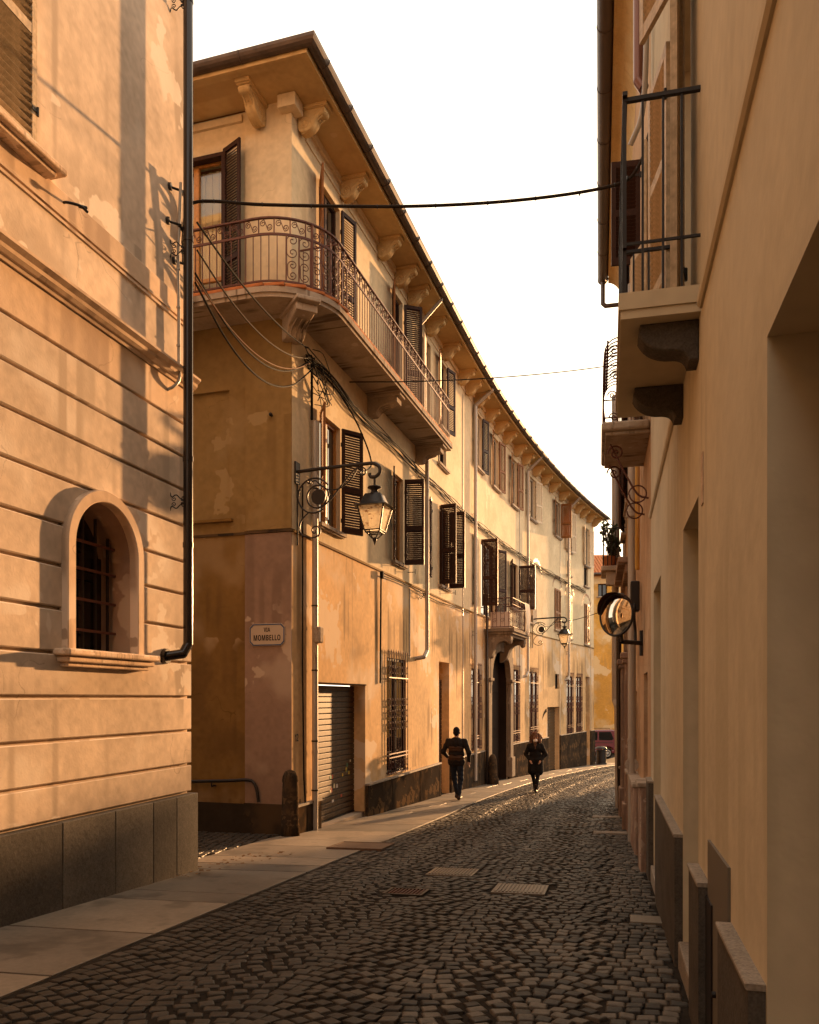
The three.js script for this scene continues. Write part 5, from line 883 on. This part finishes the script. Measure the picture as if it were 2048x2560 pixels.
// ---------- street end ----------
{
  const o = thing('end_house', 'ochre house with peeling paint and red tile roof closing the street', 'building', W(8.2, -2.05, 54), -.06);
  const w = shp([[0, 0], [6.2, 0], [6.2, 11.75], [0, 11.75]]); const H = [[4.35, 4.95, 10.4, 11.25], [2.9, 3.5, 10.4, 11.25], [4.3, 5.0, 6.2, 7.6]];
  for (const h of H.slice(0, 2)) w.holes.push(rectHole(...h));
  mesh('wall', uvm(ext(w, .3).translate(0, 0, -.3), PT), mYellow, o); mesh('side_wall', uvm(M([bx(0, .3, 0, 11.75, -8, -.3), bx(5.9, 6.2, 0, 11.75, -8, -.3), bx(.3, 5.9, 0, 11.75, -8, -7.7)]), PT), mYellow, o);
  for (const [a, b, c, d] of H.slice(0, 2)) { sash(o, b - a, d - c, new V3(a, c, -.2), 0, mDoorWood); mesh('sill', uvm(rb(b - a + .2, .07, .2, .01, (a + b) / 2, c - .035, .02), 1), mSlab, o); }
  mesh('eave', uvm(bx(-.3, 6.5, 11.75, 11.85, -8, .4), 1), mBrownLit, o);
  const roof = mesh('roof', uvm(bx(-.3, 6.5, 0, .1, -4.6, 0).rotateX(.42).translate(0, 11.85, .45), 1), mTerra, o);
  const tg = new THREE.CylinderGeometry(.085, .1, .42, 7, 1, true, -PI / 2, PI).rotateX(PI / 2), im = new THREE.InstancedMesh(uvm(tg, .5), mTerra, 33 * 12); const mt = new THREE.Matrix4(), e = new THREE.Euler(), q = new THREE.Quaternion(), cc = new THREE.Color(); let n = 0;
  for (let i = 0; i < 33; i++) for (let j = 0; j < 12; j++) { const t = j * .36; q.setFromEuler(e.set(.42 + rr(-.03, .03), rr(-.05, .05), 0)); mt.compose(new V3(-.2 + i * .2 + rr(-.01, .01), 11.98 + Math.sin(.42) * t + .04 + rr(0, .015), .38 - Math.cos(.42) * t), q, new V3(1, 1, 1)); im.setMatrixAt(n, mt); im.setColorAt(n++, cc.setRGB(rr(.7, 1.3), rr(.7, 1.2), rr(.7, 1.2))); }
  im.name = 'roof_tiles'; im.userData.kind = 'stuff'; im.castShadow = im.receiveShadow = true; roof.add(im);
  mesh('gutter', cyl(.08, .08, 6.8, 10).rotateZ(PI / 2).translate(3.1, 11.84, .5), mGutter, o);
}
{ // low house round the bend, hidden by the right-hand row; it shades the lower street
  const o = thing('low_house', 'low ochre house round the bend beyond the right-hand row', 'building', W(17.6, -2.05, 46), -SUN_AZ);
  mesh('wall', uvm(M([bx(0, 16, 0, 8.2, -8, -7.7), bx(0, 16, 0, 8.2, -.3, 0), bx(0, .3, 0, 8.2, -7.7, -.3), bx(15.7, 16, 0, 8.2, -7.7, -.3)]), PT), mYellow, o); mesh('roof', uvm(bx(-.2, 16.2, 8.2, 8.4, -8.2, .2), 1), mTerra, o);
}
{ // house closing the street behind the camera: it keeps the sky off surfaces that face back up the street
  const o = thing('rear_house', 'tall plastered house closing the street behind the viewer', 'building', W(-16, -.2, -26), 0);
  mesh('wall', uvm(M([bx(0, 22, 0, 12, -.4, 0), bx(0, .4, 0, 12, 0, 8), bx(21.6, 22, 0, 12, 0, 8)]), PT), mUp, o); mesh('roof', uvm(bx(-.3, 22.3, 12, 12.2, -.8, 8), 1), mTerra, o);
}
{ // parked van, seen from the side
  const o = thing('parked_van', 'dark red van parked across the street end behind the litter bin', 'van', W(8.3, -2.04, 48.6), 0);
  const mV = new THREE.MeshPhysicalMaterial({ color: C(.13, .012, .018), roughness: .35, clearcoat: 1, clearcoatRoughness: .08 });
  const s = new THREE.Shape(); s.moveTo(.1, .32); s.lineTo(.05, .75); s.quadraticCurveTo(.15, .95, .6, 1.02); s.lineTo(1.0, 1.08); s.quadraticCurveTo(1.5, 1.66, 1.75, 1.7); s.lineTo(3.9, 1.74); s.quadraticCurveTo(4.12, 1.72, 4.17, 1.5); s.lineTo(4.25, .95); s.lineTo(4.28, .4); s.lineTo(4.2, .3); s.lineTo(3.98, .3); s.absarc(3.62, .32, .37, 0, PI, false); s.lineTo(1.2, .28); s.absarc(.85, .32, .37, 0, PI, false); s.closePath();
  mesh('body', ext(s, 1.66, .07, 14).translate(0, 0, -1.66), mV, o);
  const pw = (pts, nm) => mesh(nm, ext(shp(pts), .012, .003).translate(0, 0, -.002), mGlass, o);
  pw([[1.25, 1.12], [1.62, 1.55], [2.15, 1.58], [2.15, 1.1]], 'window'); pw([[2.25, 1.1], [2.25, 1.58], [3.0, 1.6], [3.0, 1.1]], 'window'); pw([[3.1, 1.1], [3.1, 1.6], [3.8, 1.6], [3.98, 1.2], [3.9, 1.1]], 'window');
  for (const x of [.85, 3.62]) { const w = mesh('wheel', new THREE.TorusGeometry(.235, .085, 10, 28).translate(x, .32, -.12), std({ color: C(.015, .014, .013), roughness: .85 }), o); mesh('rim', M([new THREE.TorusGeometry(.185, .018, 6, 28).translate(x, .32, -.045), cyl(.05, .05, .03, 12).rotateX(PI / 2).translate(x, .32, -.05), Array.from({ length: 10 }, (_, k) => { const a = k * PI / 5; return bar([x, .32, -.05], [x + .18 * Math.cos(a), .32 + .18 * Math.sin(a), -.05], .014); })]), std({ color: C(.6, .57, .52), metalness: .8, roughness: .3 }), w); mesh('wheel_well', cyl(.3, .3, .1, 20).rotateX(PI / 2).translate(x, .32, -.2), mIron, w); }
  mesh('roof_rail', M([tube([[1.8, 1.72, -.12], [1.95, 1.79, -.12], [3.6, 1.82, -.12], [3.8, 1.75, -.12]], .018, 24)]), mIron, o); mesh('slide_track', bx(2.4, 3.95, .93, .965, -.005, .006), mIron, o);
  mesh('tail_light', rb(.1, .4, .1, .03, 4.2, 1.05, -.06), std({ color: C(.5, .02, .015), roughness: .25 }), o); mesh('bumper', rb(.5, .22, 1.6, .06, 4.1, .42, -.83), mV, o); mesh('door_handle', rb(.14, .03, .03, .01, 2.2, .98, .01), mIron, o);
}
{
  const o = thing('litter_bin', 'black round litter bin standing at the far pavement corner', 'bin', W(10.05, gy(42.4), 42.4));
  mesh('base', cyl(.3, .32, .1, 20, 0, .05, 0), mIron, o); mesh('drum', new THREE.LatheGeometry([[.25, .1], [.26, .15], [.26, .68], [.28, .7], [.28, .74], [.24, .75]].map(p => new THREE.Vector2(...p)), 24), mIron, o);
  mesh('hood', new THREE.LatheGeometry([[.3, .82], [.3, .86], [.22, .93], [0, .96]].map(p => new THREE.Vector2(...p)), 24), mIron, o); mesh('hood_post', M([0, 1, 2].map(k => bar([.24 * Math.cos(k * 2.1), .72, .24 * Math.sin(k * 2.1)], [.24 * Math.cos(k * 2.1), .86, .24 * Math.sin(k * 2.1)], .012))), mIron, o);
}
// ---------- people ----------
function blob(prims, c, half, res, k = .03, disp) {               // smooth union of tapered capsules and ellipsoids
  const mc = new MarchingCubes(res, mIron, false, false, 120000); mc.isolation = 0; const n = mc.size, h = mc.halfsize, f = mc.field;
  const P = prims.map(p => p.e ? { e: p.e, r: p.r } : { a: p[0], b: p[1], ra: p[2], rb: p[3] ?? p[2] });
  for (let z = 0; z < n; z++) for (let y = 0; y < n; y++) for (let x = 0; x < n; x++) {
    const X = c[0] + (x - h) / h * half, Y = c[1] + (y - h) / h * half, Z = c[2] + (z - h) / h * half; let d = 1;
    for (const p of P) {
      let q;
      if (p.e) { const u = (X - p.e[0]) / p.r[0], v = (Y - p.e[1]) / p.r[1], w = (Z - p.e[2]) / p.r[2], l = Math.sqrt(u * u + v * v + w * w); q = (l - 1) * Math.min(...p.r); }
      else { const bx_ = p.b[0] - p.a[0], by = p.b[1] - p.a[1], bz = p.b[2] - p.a[2], ax = X - p.a[0], ay = Y - p.a[1], az = Z - p.a[2], t = clamp((ax * bx_ + ay * by + az * bz) / (bx_ * bx_ + by * by + bz * bz || 1)); q = Math.hypot(ax - bx_ * t, ay - by * t, az - bz * t) - lerp(p.ra, p.rb, t); }
      const e = Math.max(k - Math.abs(d - q), 0) / k; d = Math.min(d, q) - e * e * k * .25;
    }
    if (disp) d -= disp(X, Y, Z);
    f[x + y * n + z * n * n] = -d;
  }
  mc.update(); const cnt = mc.count, pos = new Float32Array(cnt * 3), nor = new Float32Array(cnt * 3);
  for (let i = 0; i < cnt * 3; i++) { pos[i] = mc.positionArray[i] * half + c[i % 3]; nor[i] = mc.normalArray[i]; }
  let s = 0; const a = new V3(), b = new V3(), d = new V3(), nn = new V3(); for (let i = 0; i < cnt; i += 3) { a.fromArray(pos, i * 3); b.fromArray(pos, i * 3 + 3); d.fromArray(pos, i * 3 + 6); nn.fromArray(nor, i * 3); s += b.sub(a).cross(d.sub(a)).dot(nn); }
  if (s < 0) for (let i = 0; i < cnt * 3; i++) nor[i] *= -1;
  const g = new THREE.BufferGeometry(); g.setAttribute('position', new THREE.BufferAttribute(pos, 3)); g.setAttribute('normal', new THREE.BufferAttribute(nor, 3)); g.setAttribute('uv', new THREE.BufferAttribute(new Float32Array(cnt * 2), 2)); return g;
}
const mSkin = std({ color: C(.42, .24, .16), roughness: .6 });
const head = (y, z, f) => blob([{ e: [0, y + .03, z], r: [.076, .105, .095] }, { e: [0, y - .045, z + f * .022], r: [.055, .07, .065] }, { e: [0, y - .01, z + f * .098], r: [.014, .028, .022] }, { e: [0, y - .058, z + f * .078], r: [.026, .012, .016] }, { e: [0, y - .1, z + f * .06], r: [.026, .02, .022] }, { e: [-.08, y - .005, z - f * .005], r: [.012, .03, .02] }, { e: [.08, y - .005, z - f * .005], r: [.012, .03, .02] }, { e: [0, y + .035, z + f * .075], r: [.055, .014, .022] }, [[0, y - .2, z - f * .01], [0, y - .06, z], .056, .054]], [0, y - .02, z], .2, 60, .018);
const hand = (w, d, tilt, s) => { // fingers curl slightly, thumb off the side of the palm
  const P = [[w, [w[0] + d[0] * .07, w[1] + d[1] * .07, w[2] + d[2] * .07], .026, .03]], pc = [w[0] + d[0] * .085, w[1] + d[1] * .085, w[2] + d[2] * .085];
  for (let k = 0; k < 4; k++) { const o = (k - 1.5) * .018, b = [pc[0] + tilt[0] * o, pc[1] + tilt[1] * o, pc[2] + tilt[2] * o], L = [.062, .075, .07, .055][k], m = [b[0] + d[0] * L * .55, b[1] + d[1] * L * .55, b[2] + d[2] * L * .55 + s * .008], e = [m[0] + d[0] * L * .4, m[1] + d[1] * L * .4, m[2] + d[2] * L * .4 + s * .03]; P.push([b, m, .0095, .009], [m, e, .009, .008]); }
  const tb = [w[0] + d[0] * .03 - tilt[0] * .03, w[1] + d[1] * .03 - tilt[1] * .03, w[2] + d[2] * .03 - tilt[2] * .03], te = [tb[0] + d[0] * .06 - tilt[0] * .03, tb[1] + d[1] * .06 - tilt[1] * .03, tb[2] + d[2] * .06 - tilt[2] * .03]; P.push([tb, te, .012, .009]);
  return blob(P, [w[0] + d[0] * .08, w[1] + d[1] * .08, w[2] + d[2] * .08], .13, 52, .007);
};
{ // man walking away
  const o = thing('person', 'person in dark padded jacket and jeans walking away on the pavement', 'person', W(1.14, gy(19.6) + .012, 19.6), -.28);
  const hips = [.085, .93], rk = [.10, .50, -.02], ra = [.075, .10, .06], lk = [-.085, .52, -.14], la = [-.03, .11, -.2];
  const rs = [.2, 1.415, 0], re = [.315, 1.15, .05], rw = [.30, .94, -.02], ls = [-.2, 1.415, 0], le = [-.325, 1.16, .03], lw = [-.27, 1.03, -.17];
  const limbs = k => [[rs, re, .052 * k, .045 * k], [re, rw, .043 * k, .03 * k], [ls, le, .052 * k, .045 * k], [le, lw, .043 * k, .03 * k]];
  const legs = k => [[[hips[0], hips[1], 0], rk, .085 * k, .058 * k], [rk, ra, .056 * k, .04 * k], [[-hips[0], hips[1], 0], lk, .085 * k, .058 * k], [lk, la, .056 * k, .04 * k]];
  const torso = k => [[[-.1, 1.33, 0], [.1, 1.33, 0], .115 * k], [[-.08, 1.12, 0], [.08, 1.12, 0], .11 * k], [[-.07, .97, .01], [.07, .97, .01], .115 * k], [[0, 1.0, 0], [0, 1.36, 0], .12 * k], [ls, rs, .06 * k]];
  mesh('body', M([blob([...torso(1), ...limbs(1), ...legs(1), [[0, 1.4, 0], [0, 1.53, -.01], .055]], [0, .85, 0], .92, 84, .04), head(1.63, -.015, -1), hand(rw, [.05, -.98, -.15], [0, .15, -1], -1), hand(lw, [.2, -.5, -.84], [.5, .8, -.3], -1)]), mSkin, o);
  mesh('jacket', blob([...torso(1.13).filter((_, i) => i !== 2), [[-.09, .92, .01], [.09, .92, .01], .125], ...limbs(1.32), [[-.06, 1.46, .03], [.06, 1.46, .03], .055], [[-.09, 1.43, .05], [.09, 1.43, .05], .05]], [0, 1.16, 0], .5, 80, .035, (x, y, z) => (Math.abs(x) < .2 && y < 1.3 ? .005 * Math.sin(y * 75) : 0) + .004 * Math.sin(x * 60 + y * 20)), std({ color: C(.018, .014, .013), roughness: .75 }), o);
  mesh('vest_panel', blob([[[-.075, 1.25, .02], [.075, 1.25, .02], .118], [[-.075, 1.02, .025], [.075, 1.02, .025], .118]], [0, 1.14, .06], .3, 60, .05, (x, y, z) => .006 * Math.sin(y * 75)).scale(1.01, 1, 1.05), std({ color: C(.06, .032, .02), roughness: .6 }), o);
  mesh('trousers', blob([...legs(1.16), [[-.07, .95, 0], [.07, .95, 0], .115]], [0, .53, 0], .56, 72, .03, (x, y, z) => .004 * Math.sin(y * 55 + x * 30)), std({ color: C(.02, .024, .036), roughness: .85 }), o);
  mesh('shoes', M([blob([[[.075, .05, .1], [.085, .045, -.10], .042, .038], [[.075, .09, .07], [.075, .05, .09], .045]], [.08, .06, 0], .2, 40, .02), blob([[[-.03, .06, -.15], [-.02, .045, -.34], .042, .036], [[-.03, .1, -.19], [-.03, .06, -.17], .045]], [-.03, .07, -.24], .2, 40, .02)]), std({ color: C(.05, .028, .018), roughness: .6 }), o);
  mesh('hair', blob([{ e: [0, 1.675, -.005], r: [.082, .094, .1] }, { e: [0, 1.62, .035], r: [.074, .07, .068] }], [0, 1.66, 0], .17, 48, .02, (x, y, z) => .003 * Math.sin(x * 160) * Math.sin(y * 150)), std({ color: C(.012, .009, .008), roughness: .8 }), o);
}
{ // woman walking towards the camera
  const o = thing('person', 'person with curly hair, white face mask and black coat walking up the street', 'person', W(3.48, gy(22.3) + .006, 22.3), -.2);
  const rk = [.06, .47, .10], ra = [.025, .09, .14], lk = [-.075, .46, -.03], la = [-.03, .12, -.16];
  const rs = [.165, 1.27, 0], re = [.265, 1.04, -.02], rw = [.155, .89, .09], ls = [-.165, 1.27, 0], le = [-.265, 1.04, -.02], lw = [-.155, .89, .09];
  const limbs = k => [[rs, re, .046 * k, .04 * k], [re, rw, .038 * k, .027 * k], [ls, le, .046 * k, .04 * k], [le, lw, .038 * k, .027 * k]];
  const legs = k => [[[.075, .84, 0], rk, .08 * k, .052 * k], [rk, ra, .05 * k, .036 * k], [[-.075, .84, 0], lk, .08 * k, .052 * k], [lk, la, .05 * k, .036 * k]];
  const torso = k => [[[-.08, 1.2, 0], [.08, 1.2, 0], .10 * k], [[-.055, 1.02, 0], [.055, 1.02, 0], .095 * k], [[-.07, .87, 0], [.07, .87, 0], .11 * k], [[0, .9, 0], [0, 1.23, 0], .1 * k], [ls, rs, .05 * k]];
  mesh('body', M([blob([...torso(1), ...limbs(1), ...legs(1), [[0, 1.25, 0], [0, 1.38, .01], .05]], [0, .78, 0], .86, 80, .04), head(1.475, .01, 1), hand(rw, [-.5, -.75, .4], [.7, -.2, .6], -1), hand(lw, [.5, -.75, .4], [-.7, -.2, .6], -1)]), mSkin, o);
  const mCoat = std({ color: C(.011, .010, .010), roughness: .9 });
  mesh('coat', blob([...torso(1.16), ...limbs(1.45), [[-.08, .8, 0], [-.085, .58, .02], .125, .13], [[.08, .8, 0], [.085, .58, .02], .125, .13], [[-.05, 1.31, .02], [.05, 1.31, .02], .06]], [0, .95, 0], .52, 80, .04, (x, y, z) => .005 * Math.sin(x * 45) * (y < .9 ? 1 : .3)), mCoat, o);
  mesh('trousers', blob(legs(1.12), [0, .46, 0], .5, 60, .025), std({ color: C(.013, .012, .013), roughness: .9 }), o);
  mesh('scarf', blob([[[-.045, 1.32, .04], [.045, 1.32, .04], .04], [[0, 1.3, .08], [0, 1.2, .1], .04, .03]], [0, 1.27, .05], .2, 40, .03), std({ color: C(.09, .05, .03), roughness: .95 }), o);
  mesh('boots', M([blob([[[.025, .05, .1], [.02, .042, .28], .04, .034], [[.025, .2, .13], [.025, .06, .11], .05, .045]], [.02, .1, .17], .2, 40, .02), blob([[[-.03, .07, -.2], [-.03, .042, -.03], .04, .034], [[-.03, .22, -.13], [-.03, .08, -.18], .05, .045]], [-.03, .12, -.1], .2, 40, .02)]), std({ color: C(.03, .017, .012), roughness: .5 }), o);
  mesh('face_mask', blob([{ e: [0, 1.42, .07], r: [.062, .052, .045] }, { e: [0, 1.43, .105], r: [.03, .04, .025] }], [0, 1.42, .06], .14, 44, .02), std({ color: C(.78, .74, .70), roughness: .9 }), o);
  for (const sx of [-1, 1]) mesh('eye', sph(.011, sx * .03, 1.488, .092, 8, 6), mIron, o);
  const curls = []; for (let i = 0; i < 260; i++) { const a = rr(0, 6.283), b = rr(-.75, 1.5), f = Math.sin(a); let r = rr(.1, .165); const y = 1.48 + Math.sin(b) * .14, R = Math.cos(b) * r * 1.02, x = Math.cos(a) * R, z = f * R - .015; if (z > .035 && y < 1.53 && Math.abs(x) < .075) continue; const P = []; for (let k = 0; k < 8; k++) { const t = k / 7; P.push([x * (1 + .12 * t) + .012 * Math.cos(k * 1.9 + i), y + .03 - t * .075 + .006 * Math.sin(k * 2.3), z * (1 + .12 * t) + .012 * Math.sin(k * 1.9 + i)]); } curls.push(tube(P, .007, 12, 4)); }
  mesh('hair', M([blob([{ e: [0, 1.53, -.02], r: [.095, .1, .1] }, { e: [-.075, 1.44, -.03], r: [.05, .1, .07] }, { e: [.075, 1.44, -.03], r: [.05, .1, .07] }, { e: [0, 1.43, -.07], r: [.09, .12, .06] }], [0, 1.48, -.02], .22, 48, .04, (x, y, z) => .01 * Math.sin(x * 120) * Math.sin(y * 110) * Math.sin(z * 100)), curls]), new THREE.MeshPhysicalMaterial({ color: C(.16, .062, .022), roughness: .5, sheen: .5, sheenColor: C(.5, .2, .06), sheenRoughness: .4 }), o);
}
renderer.render(scene, camera);
